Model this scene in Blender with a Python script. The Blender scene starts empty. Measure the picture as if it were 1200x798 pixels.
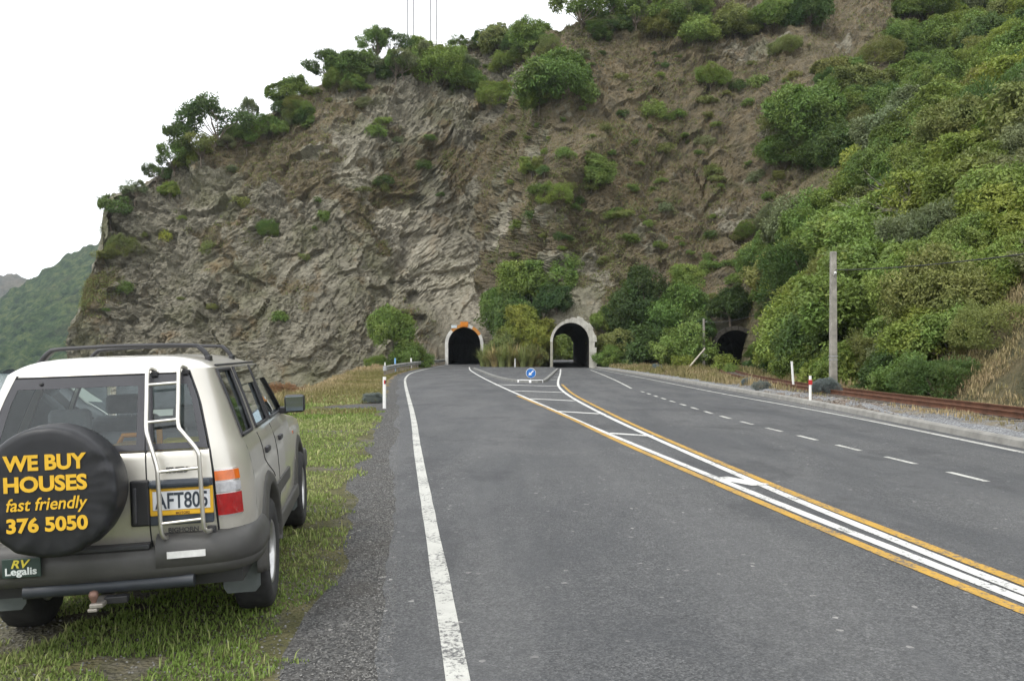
import bpy, bmesh, math, random
import numpy as np
from mathutils import Vector, Matrix, Euler

random.seed(7)
RNG = np.random.default_rng(11)
scene = bpy.context.scene
COL = scene.collection
R = math.radians

# ------------------------------------------------------------------ camera, sky, sun, exposure
EYE = 1.75
FOC = 1000.0            # focal length in photo pixels (photo 1200 wide)
HOR = 412.0             # photo row of the horizon
cam_d = bpy.data.cameras.new('camera')
cam = bpy.data.objects.new('camera', cam_d)
COL.objects.link(cam)
cam.location = (0, 0, EYE)
cam.rotation_euler = (R(90), 0, 0)
cam_d.sensor_width = 36.0
cam_d.lens = 36.0 * FOC / 1200.0
cam_d.shift_y = (HOR - 399.0) / 1200.0
cam_d.clip_start = 0.1
cam_d.clip_end = 12000
scene.camera = cam

SUN_EL, SUN_AZ = 52.0, 215.0      # azimuth clockwise from +Y: behind the camera, a little to the left
world = bpy.data.worlds.new('World')
scene.world = world
world.use_nodes = True
wn, wl = world.node_tree.nodes, world.node_tree.links
wn.clear()
w_out = wn.new('ShaderNodeOutputWorld')
w_bg = wn.new('ShaderNodeBackground')
w_bg.inputs['Strength'].default_value = 0.115
sky = wn.new('ShaderNodeTexSky')
sky.sky_type = 'NISHITA'
sky.sun_disc = False
sky.sun_elevation = R(SUN_EL)
sky.sun_rotation = R(SUN_AZ)
sky.air_density = 1.0
sky.dust_density = 3.0
w_tc = wn.new('ShaderNodeTexCoord')
w_noise = wn.new('ShaderNodeTexNoise')
w_noise.inputs['Scale'].default_value = 2.2
w_noise.inputs['Detail'].default_value = 5.0
wl.new(w_tc.outputs['Generated'], w_noise.inputs['Vector'])
w_ramp = wn.new('ShaderNodeValToRGB')
w_ramp.color_ramp.elements[0].position = 0.3
w_ramp.color_ramp.elements[0].color = (0.84, 0.84, 0.84, 1)
w_ramp.color_ramp.elements[1].position = 0.62
w_ramp.color_ramp.elements[1].color = (0.97, 0.97, 0.97, 1)
wl.new(w_noise.outputs['Fac'], w_ramp.inputs['Fac'])
w_mix = wn.new('ShaderNodeMix')
w_mix.data_type = 'RGBA'
wl.new(w_ramp.outputs['Color'], w_mix.inputs['Factor'])
wl.new(sky.outputs['Color'], w_mix.inputs['A'])
w_mix.inputs['B'].default_value = (10.0, 10.15, 10.4, 1)      # the cloud sheet
wl.new(w_mix.outputs['Result'], w_bg.inputs['Color'])
wl.new(w_bg.outputs['Background'], w_out.inputs['Surface'])

sun_d = bpy.data.lights.new('sun', 'SUN')
sun_d.energy = 1.2
sun_d.angle = R(14)
sun_d.color = (1.0, 0.97, 0.92)
sun = bpy.data.objects.new('sun', sun_d)
COL.objects.link(sun)
_sd = Vector((math.sin(R(SUN_AZ)) * math.cos(R(SUN_EL)), math.cos(R(SUN_AZ)) * math.cos(R(SUN_EL)), math.sin(R(SUN_EL))))
sun.rotation_euler = _sd.to_track_quat('Z', 'Y').to_euler()
sun.location = (-20, -30, 60)

vs = scene.view_settings
vs.view_transform = 'Standard'
vs.look = 'None'
vs.exposure = 0.65
vs.gamma = 1.0
vs.use_curve_mapping = False
scene.render.engine = 'CYCLES'
scene.cycles.use_denoising = True
scene.cycles.use_adaptive_sampling = True
scene.cycles.adaptive_threshold = 0.02
scene.cycles.max_bounces = 7
scene.cycles.transparent_max_bounces = 12
scene.cycles.volume_bounces = 1

# ------------------------------------------------------------------ helpers
def gp(px, py, z=0.0):
    """ground point seen at a photo pixel"""
    d = (EYE - z) * FOC / (py - HOR)
    return ((px - 600.0) / FOC * d, d)

def at(px, py, d):
    return Vector(((px - 600.0) / FOC * d, d, EYE - (py - HOR) / FOC * d))

def _h(ix, iy, iz, seed):
    n = (ix.astype(np.int64) * 374761393 + iy.astype(np.int64) * 668265263 + iz.astype(np.int64) * 2147483647 + seed * 1274126177) & 0xffffffff
    n = ((n ^ (n >> 13)) * 1274126177) & 0xffffffff
    n = ((n ^ (n >> 16)) * 2246822519) & 0xffffffff
    return ((n ^ (n >> 15)) & 0xffffff) / float(0xffffff)

def vnoise(x, y, z, seed=0):
    x = np.asarray(x, float); y = np.asarray(y, float) + 0 * x; z = np.asarray(z, float) + 0 * x
    fx, fy, fz = np.floor(x), np.floor(y), np.floor(z)
    tx, ty, tz = x - fx, y - fy, z - fz
    tx = tx ** 3 * (tx * (tx * 6 - 15) + 10); ty = ty ** 3 * (ty * (ty * 6 - 15) + 10); tz = tz ** 3 * (tz * (tz * 6 - 15) + 10)
    def h(a, b, c): return _h(fx + a, fy + b, fz + c, seed)
    x00 = h(0,0,0) * (1 - tx) + h(1,0,0) * tx
    x10 = h(0,1,0) * (1 - tx) + h(1,1,0) * tx
    x01 = h(0,0,1) * (1 - tx) + h(1,0,1) * tx
    x11 = h(0,1,1) * (1 - tx) + h(1,1,1) * tx
    y0 = x00 * (1 - ty) + x10 * ty
    y1 = x01 * (1 - ty) + x11 * ty
    return (y0 * (1 - tz) + y1 * tz) * 2 - 1

def fbm(x, y, z, oct=4, seed=0, gain=0.5, ridged=False):
    a, s, tot = 1.0, 0.0, 0.0
    f = 1.0
    for o in range(oct):
        n = vnoise(x * f, y * f, z * f, seed + o * 17)
        if ridged: n = 1 - 2 * np.abs(n)
        s = s + a * n; tot += a
        a *= gain; f *= 2.03
    return s / tot

def sstep(a, b, x):
    t = np.clip((x - a) / (b - a), 0, 1)
    return t * t * (3 - 2 * t)

def facets(x, y, z, seed):
    """broken blocks: each cell of a jittered lattice gets its own offset and tilt"""
    fx, fy, fz = np.floor(x), np.floor(y), np.floor(z)
    best = np.full(x.shape, 9.0); out = np.zeros(x.shape)
    for i in (-1, 0, 1):
        for j in (-1, 0, 1):
            for k in (-1, 0, 1):
                cx, cy, cz = fx + i, fy + j, fz + k
                px, py, pz = cx + _h(cx, cy, cz, seed), cy + _h(cx, cy, cz, seed + 1), cz + _h(cx, cy, cz, seed + 2)
                dx, dy, dz = x - px, y - py, z - pz
                d = dx * dx + dy * dy + dz * dz
                v = (_h(cx, cy, cz, seed + 3) - 0.5) + 1.3 * ((_h(cx, cy, cz, seed + 4) - 0.5) * dx + (_h(cx, cy, cz, seed + 5) - 0.5) * dy + (_h(cx, cy, cz, seed + 6) - 0.5) * dz)
                m = d < best
                best = np.where(m, d, best); out = np.where(m, v, out)
    return out

class NT:
    """small helper round a material's node tree"""
    def __init__(s, name):
        s.m = bpy.data.materials.new(name); s.m.use_nodes = True
        s.t = s.m.node_tree; s.n = s.t.nodes; s.l = s.t.links
        s.p = s.n['Principled BSDF']
        s.out = s.n['Material Output']
        s.tc = None
    def coord(s, kind='Object'):
        if s.tc is None: s.tc = s.n.new('ShaderNodeTexCoord')
        return s.tc.outputs[kind]
    def geo(s, out='Position'):
        return s.n.new('ShaderNodeNewGeometry').outputs[out]
    def map(s, vec, scale=(1,1,1), rot=(0,0,0), loc=(0,0,0)):
        m = s.n.new('ShaderNodeMapping'); s.l.new(vec, m.inputs['Vector'])
        m.inputs['Scale'].default_value = scale; m.inputs['Rotation'].default_value = rot; m.inputs['Location'].default_value = loc
        return m.outputs['Vector']
    def noise(s, vec, scale, detail=4, rough=0.55, dist=0.0, out='Fac'):
        n = s.n.new('ShaderNodeTexNoise'); s.l.new(vec, n.inputs['Vector'])
        n.inputs['Scale'].default_value = scale; n.inputs['Detail'].default_value = detail
        n.inputs['Roughness'].default_value = rough; n.inputs['Distortion'].default_value = dist
        return n.outputs[out]
    def voro(s, vec, scale, out='Distance', feature='F1'):
        n = s.n.new('ShaderNodeTexVoronoi'); s.l.new(vec, n.inputs['Vector'])
        n.feature = feature
        n.inputs['Scale'].default_value = scale
        return n.outputs[out]
    def ramp(s, fac, stops):
        r = s.n.new('ShaderNodeValToRGB'); s.l.new(fac, r.inputs['Fac'])
        e = r.color_ramp.elements
        while len(e) < len(stops): e.new(0.5)
        for k, (p, c) in zip(e, stops):
            k.position = p
            k.color = (c, c, c, 1) if isinstance(c, (int, float)) else (*c, 1)
        return r.outputs['Color']
    def mix(s, f, a, b, mode='MIX'):
        m = s.n.new('ShaderNodeMix'); m.data_type = 'RGBA'; m.blend_type = mode
        for i, v in (('Factor', f), ('A', a), ('B', b)):
            if isinstance(v, (int, float)):
                m.inputs[i].default_value = v if i == 'Factor' else (v, v, v, 1)
            elif isinstance(v, tuple): m.inputs[i].default_value = (*v, 1)
            else: s.l.new(v, m.inputs[i])
        return m.outputs['Result']
    def math(s, op, a, b=0.0, clamp=False):
        m = s.n.new('ShaderNodeMath'); m.operation = op; m.use_clamp = clamp
        for i, v in ((0, a), (1, b)):
            if isinstance(v, (int, float)): m.inputs[i].default_value = v
            else: s.l.new(v, m.inputs[i])
        return m.outputs[0]
    def attr(s, name, out='Fac'):
        a = s.n.new('ShaderNodeAttribute'); a.attribute_name = name
        return a.outputs[out]
    def rand(s):
        return s.n.new('ShaderNodeObjectInfo').outputs['Random']
    def bump(s, h, strength=0.5, dist=0.02):
        b = s.n.new('ShaderNodeBump'); s.l.new(h, b.inputs['Height'])
        b.inputs['Strength'].default_value = strength; b.inputs['Distance'].default_value = dist
        s.l.new(b.outputs['Normal'], s.p.inputs['Normal'])
        return b
    def set(s, **k):
        names = {'color': 'Base Color', 'rough': 'Roughness', 'metal': 'Metallic', 'spec': 'Specular IOR Level',
                 'trans': 'Transmission Weight', 'ior': 'IOR', 'coat': 'Coat Weight', 'coatr': 'Coat Roughness', 'alpha': 'Alpha'}
        for key, v in k.items():
            i = s.p.inputs[names[key]]
            if isinstance(v, (int, float)): i.default_value = v
            elif isinstance(v, tuple): i.default_value = (*v, 1)
            else: s.l.new(v, i)
        return s

def plain(name, color, rough=0.6, metal=0.0, var=0.12, scale=6.0, bump=0.0, spec=0.5, coat=0.0):
    """a plain material with a little mottled wear"""
    t = NT(name)
    v = t.coord('Object')
    n = t.noise(v, scale, 5, 0.6)
    lo = tuple(c * (1 - var) for c in color); hi = tuple(min(1, c * (1 + var)) for c in color)
    t.set(color=t.ramp(n, [(0.3, lo), (0.7, hi)]), rough=rough, metal=metal, spec=spec, coat=coat)
    if bump: t.bump(t.noise(v, scale * 6, 4), bump, 0.01)
    return t.m

def mesh_np(name, verts, faces, smooth=False):
    """verts (n,3), faces (m,k) arrays -> mesh, quickly"""
    me = bpy.data.meshes.new(name)
    verts = np.ascontiguousarray(verts, dtype=np.float32); faces = np.ascontiguousarray(faces, dtype=np.int32)
    k = faces.shape[1]
    me.vertices.add(len(verts)); me.vertices.foreach_set('co', verts.ravel())
    me.loops.add(faces.size); me.loops.foreach_set('vertex_index', faces.ravel())
    me.polygons.add(len(faces))
    me.polygons.foreach_set('loop_start', np.arange(0, faces.size, k, dtype=np.int32))
    me.polygons.foreach_set('loop_total', np.full(len(faces), k, dtype=np.int32))
    me.polygons.foreach_set('use_smooth', np.full(len(faces), smooth))
    me.update(calc_edges=True)
    return me

def fattr(me, name, vals):
    a = me.attributes.new(name, 'FLOAT', 'POINT')
    a.data.foreach_set('value', np.ascontiguousarray(vals, dtype=np.float32))

def link(name, me, mat=None, parent=None):
    o = bpy.data.objects.new(name, me); COL.objects.link(o)
    if mat is not None and len(me.materials) == 0: me.materials.append(mat)
    if parent is not None: o.parent = parent
    return o

def tag(o, label=None, cat=None, group=None, kind=None):
    if label: o['label'] = label
    if cat: o['category'] = cat
    if group: o['group'] = group
    if kind: o['kind'] = kind
    return o

def empty(name, loc=(0,0,0), rz=0.0, label=None, cat=None, group=None):
    o = bpy.data.objects.new(name, None); COL.objects.link(o)
    o.location = loc; o.rotation_euler = (0, 0, rz); o.empty_display_size = 0.3
    return tag(o, label, cat, group)

def copy_tree(o, parent=None):
    c = o.copy(); COL.objects.link(c); c.parent = parent
    for ch in list(o.children): copy_tree(ch, c)
    return c

class MB:
    """collects shapes into one mesh"""
    def __init__(s): s.v = []; s.f = []; s.sm = []
    def add(s, vs, fs, smooth=False):
        b = len(s.v); s.v += [tuple(v) for v in vs]; s.f += [tuple(b + i for i in f) for f in fs]; s.sm += [smooth] * len(fs)
        return s
    def box(s, c, d, rot=None):
        x, y, z = (k / 2 for k in d)
        vs = [Vector((sx * x, sy * y, sz * z)) for sz in (-1, 1) for sy in (-1, 1) for sx in (-1, 1)]
        if rot is not None: vs = [rot @ v for v in vs]
        return s.add([v + Vector(c) for v in vs], [(0,2,3,1), (4,5,7,6), (0,1,5,4), (2,6,7,3), (0,4,6,2), (1,3,7,5)])
    def prism(s, poly, a, b, axis='z'):
        """polygon extruded between a and b along an axis"""
        def p(q, h):
            return {'z': (q[0], q[1], h), 'x': (h, q[0], q[1]), 'y': (q[0], h, q[1])}[axis]
        n = len(poly)
        vs = [p(q, a) for q in poly] + [p(q, b) for q in poly]
        fs = [tuple(range(n))[::-1], tuple(range(n, 2 * n))] + [(i, (i + 1) % n, n + (i + 1) % n, n + i) for i in range(n)]
        return s.add(vs, fs)
    def tube(s, pts, r, n=8, cap=True, smooth=True, ry=None):
        pts = [Vector(p) for p in pts]
        rs = list(r) if hasattr(r, '__len__') else [r] * len(pts)
        vs, fs = [], []
        up = None
        for i, p in enumerate(pts):
            t = (pts[min(i + 1, len(pts) - 1)] - pts[max(i - 1, 0)])
            if t.length < 1e-9: t = Vector((0, 0, 1))
            t.normalize()
            if up is None:
                up = t.orthogonal().normalized() if abs(t.z) > 0.99 else Vector((0, 0, 1))
            a = (up - t * up.dot(t))
            if a.length < 1e-4: a = t.orthogonal()
            a.normalize(); b = t.cross(a); up = a
            for k in range(n):
                w = 2 * math.pi * k / n
                vs.append(p + a * (math.cos(w) * rs[i]) + b * (math.sin(w) * rs[i]))
        for i in range(len(pts) - 1):
            for k in range(n):
                fs.append((i * n + k, i * n + (k + 1) % n, (i + 1) * n + (k + 1) % n, (i + 1) * n + k))
        s.add(vs, fs, smooth)
        if cap:
            s.add(vs[:n], [tuple(range(n))[::-1]]); s.add(vs[-n:], [tuple(range(n))])
        return s
    def lathe(s, prof, n=32, M=None, smooth=True):
        """profile (radius, height) turned about z, then moved by M"""
        vs, fs = [], []
        for (r, z) in prof:
            for k in range(n):
                w = 2 * math.pi * k / n
                vs.append(Vector((r * math.cos(w), r * math.sin(w), z)))
        for i in range(len(prof) - 1):
            for k in range(n):
                fs.append((i * n + k, i * n + (k + 1) % n, (i + 1) * n + (k + 1) % n, (i + 1) * n + k))
        if M is not None: vs = [M @ v for v in vs]
        return s.add(vs, fs, smooth)
    def grid(s, rows, smooth=True, closed=False):
        n = len(rows[0]); vs = [p for r in rows for p in r]; fs = []
        for i in range(len(rows) - 1):
            for k in range(n - (0 if closed else 1)):
                fs.append((i * n + k, i * n + (k + 1) % n, (i + 1) * n + (k + 1) % n, (i + 1) * n + k))
        return s.add(vs, fs, smooth)
    def mesh(s, name):
        me = bpy.data.meshes.new(name); me.from_pydata(s.v, [], s.f)
        me.polygons.foreach_set('use_smooth', s.sm); me.update()
        return me
    def build(s, name, mat, parent=None, bevel=0.0, seg=2, fix=True):
        me = s.mesh(name)
        if fix:
            bm = bmesh.new(); bm.from_mesh(me); bmesh.ops.recalc_face_normals(bm, faces=bm.faces); bm.to_mesh(me); bm.free()
        o = link(name, me, mat, parent)
        if bevel:
            md = o.modifiers.new('bevel', 'BEVEL'); md.width = bevel; md.segments = seg; md.limit_method = 'ANGLE'; md.angle_limit = R(40)
        return o

def spline(pts, step):
    """Catmull-Rom through plan points, resampled"""
    P = [np.array(p, float) for p in pts]
    P = [2 * P[0] - P[1]] + P + [2 * P[-1] - P[-2]]
    out = []
    for i in range(1, len(P) - 2):
        n = max(2, int(np.linalg.norm(P[i + 1] - P[i]) / step))
        for k in range(n):
            t = k / n
            out.append(0.5 * (2 * P[i] + (P[i + 1] - P[i - 1]) * t + (2 * P[i - 1] - 5 * P[i] + 4 * P[i + 1] - P[i + 2]) * t ** 2 + (3 * P[i] - P[i - 1] - 3 * P[i + 1] + P[i + 2]) * t ** 3))
    out.append(P[-2])
    return np.array(out)
# ------------------------------------------------------------------ tunnels: where they stand (plan point, inward direction, size)
def tdir(a, b):
    v = np.array(b, float) - np.array(a, float); return v / np.linalg.norm(v)
TUN = {
    'road_a': dict(c=np.array((-6.4, 114.5)), d=tdir((-6.4, 114.5), (-7.5, 160)), w=2.15, h=5.0, L=48),
    'road_b': dict(c=np.array((6.35, 92.0)), d=tdir((6.35, 92.0), (8.6, 145)), w=1.95, h=4.85, L=56),
    'rail': dict(c=np.array((22.45, 86.0)), d=tdir((22.45, 86.0), (27.7, 130)), w=2.0, h=3.9, L=36),
}
def arch_z(l, w, h):
    """height of the arch at lateral offset l: straight sides, round head"""
    l = np.abs(l); sp = h - w * 1.05
    return np.where(l <= w, sp + w * 1.05 * np.sqrt(np.clip(1 - (l / w) ** 2, 0, 1)), -1.0)

# ------------------------------------------------------------------ the cliff and the hillside: columns of a real slope
def profile(D0, segs, yc, zb):
    """slope in a vertical plane: (depth, z) from below the foot up to the crest and over its back"""
    pts = [(D0 - (3 - zb * 0.45) * (1 - k / 12), zb * (1 - k / 12)) for k in range(13)]
    d, z = D0, 0.0
    for (m, dd) in segs:
        n = 60
        for k in range(n):
            d += dd / n; z += m * dd / n
            pts.append((d, z))
            if HOR - FOC * (z - EYE) / d <= yc: break
        else: continue
        break
    pts += [(d + 2.0, z + 0.4), (d + 9, z - 6), (d + 20, z - 24), (d + 26, max(-3.0, z - 60))]
    return np.array(pts)

# photo column, depth of the foot, slope segments (rise per metre of depth, length), crest row, lowest z
CT = [
    (230, 200, [(2.0, 60)], 345, -14), (150, 172, [(2.4, 60)], 352, -14), (112, 145, [(2.8, 60)], 372, -14), (92, 126, [(3.0, 60)], 402, -14),
    (80, 115, [(3.2, 60)], 424, -14), (82, 110, [(3.4, 60)], 412, -14), (92, 108.5, [(3.4, 60)], 374, -14), (104, 108, [(3.2, 60)], 334, -14),
    (112, 107.5, [(3.0, 60)], 296, -14), (119, 107, [(2.8, 60)], 258, -14), (128, 107, [(2.6, 60)], 238, -14), (165, 107, [(2.4, 9), (1.3, 60)], 216, -14),
    (200, 106.5, [(2.3, 9), (1.35, 60)], 197, -14), (255, 106, [(2.2, 10), (1.4, 60)], 165, -14), (300, 106, [(2.2, 11), (1.4, 60)], 142, -14),
    (340, 106, [(2.2, 12), (1.4, 60)], 116, -14), (395, 107, [(2.3, 13), (1.4, 60)], 94, -14), (450, 109, [(2.4, 14), (1.4, 60)], 74, -13),
    (500, 113, [(2.5, 14), (1.5, 60)], 62, -6), (520, 115.2, [(2.6, 14), (1.5, 60)], 56, -2), (566, 115.2, [(2.5, 14), (1.4, 60)], 50, -1.5),
    (600, 108, [(2.0, 16), (1.35, 60)], 47, -1.5), (640, 95, [(1.7, 18), (1.3, 60)], 42, -1.5), (650, 92.8, [(1.8, 18), (1.25, 60)], 40, -1.5),
    (698, 92.8, [(1.6, 18), (1.2, 70)], 24, -1.5), (750, 91.5, [(1.45, 80)], 6, -1.5), (800, 90, [(1.35, 100)], -40, -1.5), (832, 88, [(1.35, 120)], -140, -1.5),
    (866, 87, [(1.25, 140)], -200, -1.5), (884, 84, [(1.0, 8), (1.15, 140)], -200, -1.5), (904, 64, [(0.5, 28), (1.1, 150)], -200, -1.5),
    (950, 47, [(0.42, 48), (1.05, 150)], -200, -1.5), (1000, 37, [(0.40, 61), (1.05, 160)], -200, -1.0), (1100, 29, [(0.43, 80), (0.95, 160)], -200, -0.5),
    (1200, 24, [(0.49, 96), (0.85, 160)], -200, -0.5), (1400, 18, [(0.62, 110), (0.8, 160)], -260, -0.5), (1700, 13.2, [(0.8, 110), (0.9, 160)], -400, -0.5),
    (2100, 9.7, [(1.1, 110)], -500, -0.5), (2700, 6.9, [(1.5, 110)], -700, -0.5), (3600, 4.8, [(2.0, 110)], -900, -0.5),
]
ROWS = 430
def resample(p, n):
    # rows evenly spread by elevation angle from foot to crest, so neighbouring columns share their rows; the back gets the last few
    k = len(p) - 4
    el = np.arctan2(p[:k + 1, 1] - EYE, p[:k + 1, 0]); el = np.maximum.accumulate(el + np.arange(k + 1) * 1e-9)
    q = np.linspace(el[0], el[-1], n - 26)
    A = np.stack([np.interp(q, el, p[:k + 1, 0]), np.interp(q, el, p[:k + 1, 1])], 1)
    t = p[k:]; seg = np.hypot(np.diff(t[:, 0]), np.diff(t[:, 1])); sl = np.concatenate([[0], np.cumsum(seg)])
    q = np.linspace(0, sl[-1], 27)[1:]
    return np.concatenate([A, np.stack([np.interp(q, sl, t[:, 0]), np.interp(q, sl, t[:, 1])], 1)])
_prof = np.array([resample(profile(c[1], c[2], c[3], c[4]), ROWS) for c in CT])     # (C, ROWS, 2)
_px = np.array([c[0] for c in CT], float)
us = []
for i in range(len(CT) - 1):
    w = abs(_px[i + 1] - _px[i])
    n = int(max(8, w / 2.05)) if 75 < _px[i] < 1199 and i > 4 else int(max(10, w / 9))
    us += list(i + np.arange(n) / n)
us = np.array(us + [len(CT) - 1.0])
i0 = np.minimum(us.astype(int), len(CT) - 2); ft = us - i0
gpx = _px[i0] * (1 - ft) + _px[i0 + 1] * ft
gpr = _prof[i0] * (1 - ft)[:, None, None] + _prof[i0 + 1] * ft[:, None, None]
for _ in range(3):                                   # soften the joints between columns
    gpr[1:-1] = 0.25 * gpr[:-2] + 0.5 * gpr[1:-1] + 0.25 * gpr[2:]
_kw = np.exp(-0.5 * (np.arange(-18, 19) / 7.0) ** 2); _kw /= _kw.sum()
_pad = np.concatenate([np.repeat(gpr[:1], 18, 0), gpr, np.repeat(gpr[-1:], 18, 0)])
_bl = sum(_kw[k] * _pad[k:k + len(gpr)] for k in range(37))
_bw = (sstep(300, 420, gpx) * (np.arange(len(gpx)) > 60))[:, None, None]
gpr = gpr * (1 - _bw) + _bl * _bw
gD, gZ = gpr[..., 0], gpr[..., 1]
gX = (gpx[:, None] - 600.0) / FOC * gD
G = np.stack([gX, gD, gZ], -1)                       # (U, ROWS, 3)

def grid_normals(G):
    du = np.gradient(G, axis=0); dv = np.gradient(G, axis=1)
    n = np.cross(du, dv); n /= np.linalg.norm(n, axis=-1, keepdims=True) + 1e-9
    return n
N0 = grid_normals(G)
x, y, z = G[..., 0], G[..., 1], G[..., 2]
# what kind of face it is: bare rock on the left, scree and brown soil to the right and on top, bush slope on the far right
hill = sstep(12, 16, x) * sstep(-4, 4, 92 + (x - 27.6) * 0.63 - y)
soiln = fbm(x / 11, y / 11, z / 11, 4, 5)
soilb = fbm(x / 4.2, y / 4.2, z / 4.2, 4, 45)
soil = sstep(-0.3, 0.4, soiln * 1.2 + soilb * 0.75 + sstep(-4, 20, x + 0.10 * z + 16 * fbm(x / 15, y / 15, z / 12, 2, 47)) * 0.80 + sstep(12, 40, z + 0.10 * (x + 30) + 14 * soilb) * 0.52 - 0.36)
soil = np.clip(soil + hill * 0.8 + (1 - sstep(45, 70, y)), 0, 1)
hill = np.maximum(hill, 1 - sstep(45, 70, y))
warp = fbm(x / 22, y / 22, z / 22, 3, 31) * 9
a = R(38)
s_, t_ = x * math.cos(a) + z * math.sin(a) + warp, -x * math.sin(a) + z * math.cos(a) + warp * 0.8
big = fbm(x / 24, y / 30, z / 34, 3, 1) * 3.4
strata = fbm(s_ / 9.0, y / 7.0, t_ / 2.4, 4, 2, 0.6, True) * (0.12 + 0.35 * sstep(-0.1, 0.4, fbm(x / 10, y / 10, z / 10, 2, 135)))
w2 = fbm(x / 5.5, y / 5.5, z / 5.5, 2, 131) * 3.0
rough = sstep(-0.25, 0.3, fbm(x / 8, y / 8, z / 8, 3, 133))            # broken ground against cleaner slabs
fac = facets((s_ + w2) / 5.2, y / 3.4, (t_ - w2) / 2.6, 200) * 1.15 + facets((x + w2) / 1.5, y / 1.5, (z + w2) / 1.2, 300) * 0.55 * (0.25 + 0.9 * rough) + facets((s_ - w2) / 0.95, y / 0.9, t_ / 0.55, 400) * 0.30
a2 = R(74)
s2, t2 = x * math.cos(a2) + z * math.sin(a2) + warp, -x * math.sin(a2) + z * math.cos(a2) - warp * 0.6
slabs = fbm(s2 / 11.0, y / 9.0, t2 / 2.0, 3, 8, 0.5, True) * 0.4
crag = (fbm(x / 2.4, y / 2.4, z / 2.4, 4, 3, 0.68) * 0.85 + fbm(x / 0.9, y / 0.9, z / 0.9, 3, 6, 0.7) * 0.5) * (0.45 + 0.75 * rough)
block = (np.floor(fbm(s_ / 4.0, y / 4.0, t_ / 4.0, 3, 61) * 5) / 5) * 1.3
gully = -np.clip(fbm((x - 0.22 * z) / 7.0, y / 30, z / 60, 2, 14, 0.5, True) - 0.35, 0, 1) * 3.0
rockamp = 1 - 0.28 * soil
# a few larger overhanging ribs and the pale scar where rock came away
rib = np.exp(-(((x + 4 - (z - 8) * 0.75) / 3.0) ** 2)) * sstep(4, 10, z) * (1 - sstep(26, 34, z)) * 2.6
scar = np.exp(-(((x + 15 - (z - 20) * -0.55) / 5.5) ** 2)) * sstep(6, 11, z) * (1 - sstep(27, 33, z)) * -2.2
disp = big + (strata + slabs * (0.4 + 0.6 * sstep(-0.2, 0.3, warp / 9)) + block * 0.6 + fac) * rockamp + crag * (1 - 0.25 * soil) + gully * (0.4 + 0.6 * soil) * (1 - hill) + rib + scar
disp = disp * (1 - 0.65 * hill) * (0.35 + 0.65 * sstep(7.0, 16.0, np.hypot(x, y)))
rowi = np.arange(ROWS)
disp *= (1 - 0.75 * sstep(ROWS - 40, ROWS - 22, rowi))[None, :] * (0.3 + 0.7 * sstep(0.0, 10, z + 6))
for t in TUN.values():                               # calm ground round each portal
    l = (x - t['c'][0]) * t['d'][1] - (y - t['c'][1]) * t['d'][0]
    q = np.hypot(l / 5.5, (z - 2) / 7.5)
    disp *= sstep(0.55, 1.5, q) * 0.9 + 0.1
G = G - N0 * disp[..., None] * -1.0
for t in TUN.values():
    rx, ry = G[..., 0] - t['c'][0], G[..., 1] - t['c'][1]
    l = rx * t['d'][1] - ry * t['d'][0]; tt = rx * t['d'][0] + ry * t['d'][1]
    near = (np.abs(l) < t['w'] + 1.4) & (G[..., 2] < t['h'] + 1.3) & (tt < 0.7) & (tt > -14)
    push = np.where(near, 0.7 - tt, 0.0)
    G[..., 0] += push * t['d'][0]; G[..., 1] += push * t['d'][1]
U = len(us)
idx = np.arange(U * ROWS).reshape(U, ROWS)
faces = np.stack([idx[:-1, :-1], idx[1:, :-1], idx[1:, 1:], idx[:-1, 1:]], -1).reshape(-1, 4)
GV = G.reshape(-1, 3)
keep = np.ones(len(faces), bool)
fc = GV[faces].mean(1)
for t in TUN.values():
    rx, ry = fc[:, 0] - t['c'][0], fc[:, 1] - t['c'][1]
    l = rx * t['d'][1] - ry * t['d'][0]
    keep &= ~((np.abs(l) < t['w'] + 0.12) & (fc[:, 2] < arch_z(np.clip(np.abs(l) - 0.12, 0, None), t['w'], t['h']) + 0.12) & (rx * t['d'][0] + ry * t['d'][1] > -3))
    if t is TUN['road_b']: keep &= ~((np.abs(l) < t['w'] + 2.5) & (fc[:, 2] < t['h'] + 3.5) & (rx * t['d'][0] + ry * t['d'][1] > 42))
cl_me = mesh_np('rock_cliff', GV, faces[keep], smooth=False)
fattr(cl_me, 'soil', soil.ravel()); fattr(cl_me, 'bush', hill.ravel())
pale = np.clip(np.exp(-(((x + 15 - (z - 20) * -0.75) / 3.2) ** 2)) * sstep(8, 13, z) * (1 - sstep(29, 34, z)) * 1.1 + np.exp(-(((x + 3.5 - (z - 9) * 0.7) / 3.2) ** 2)) * sstep(3, 7, z) * (1 - sstep(20, 27, z)) * 0.9
               + np.exp(-((x + 10) / 7) ** 2 - ((z - 13) / 6) ** 2) * 0.6, 0, 1)
fattr(cl_me, 'pale', pale.ravel())

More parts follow.
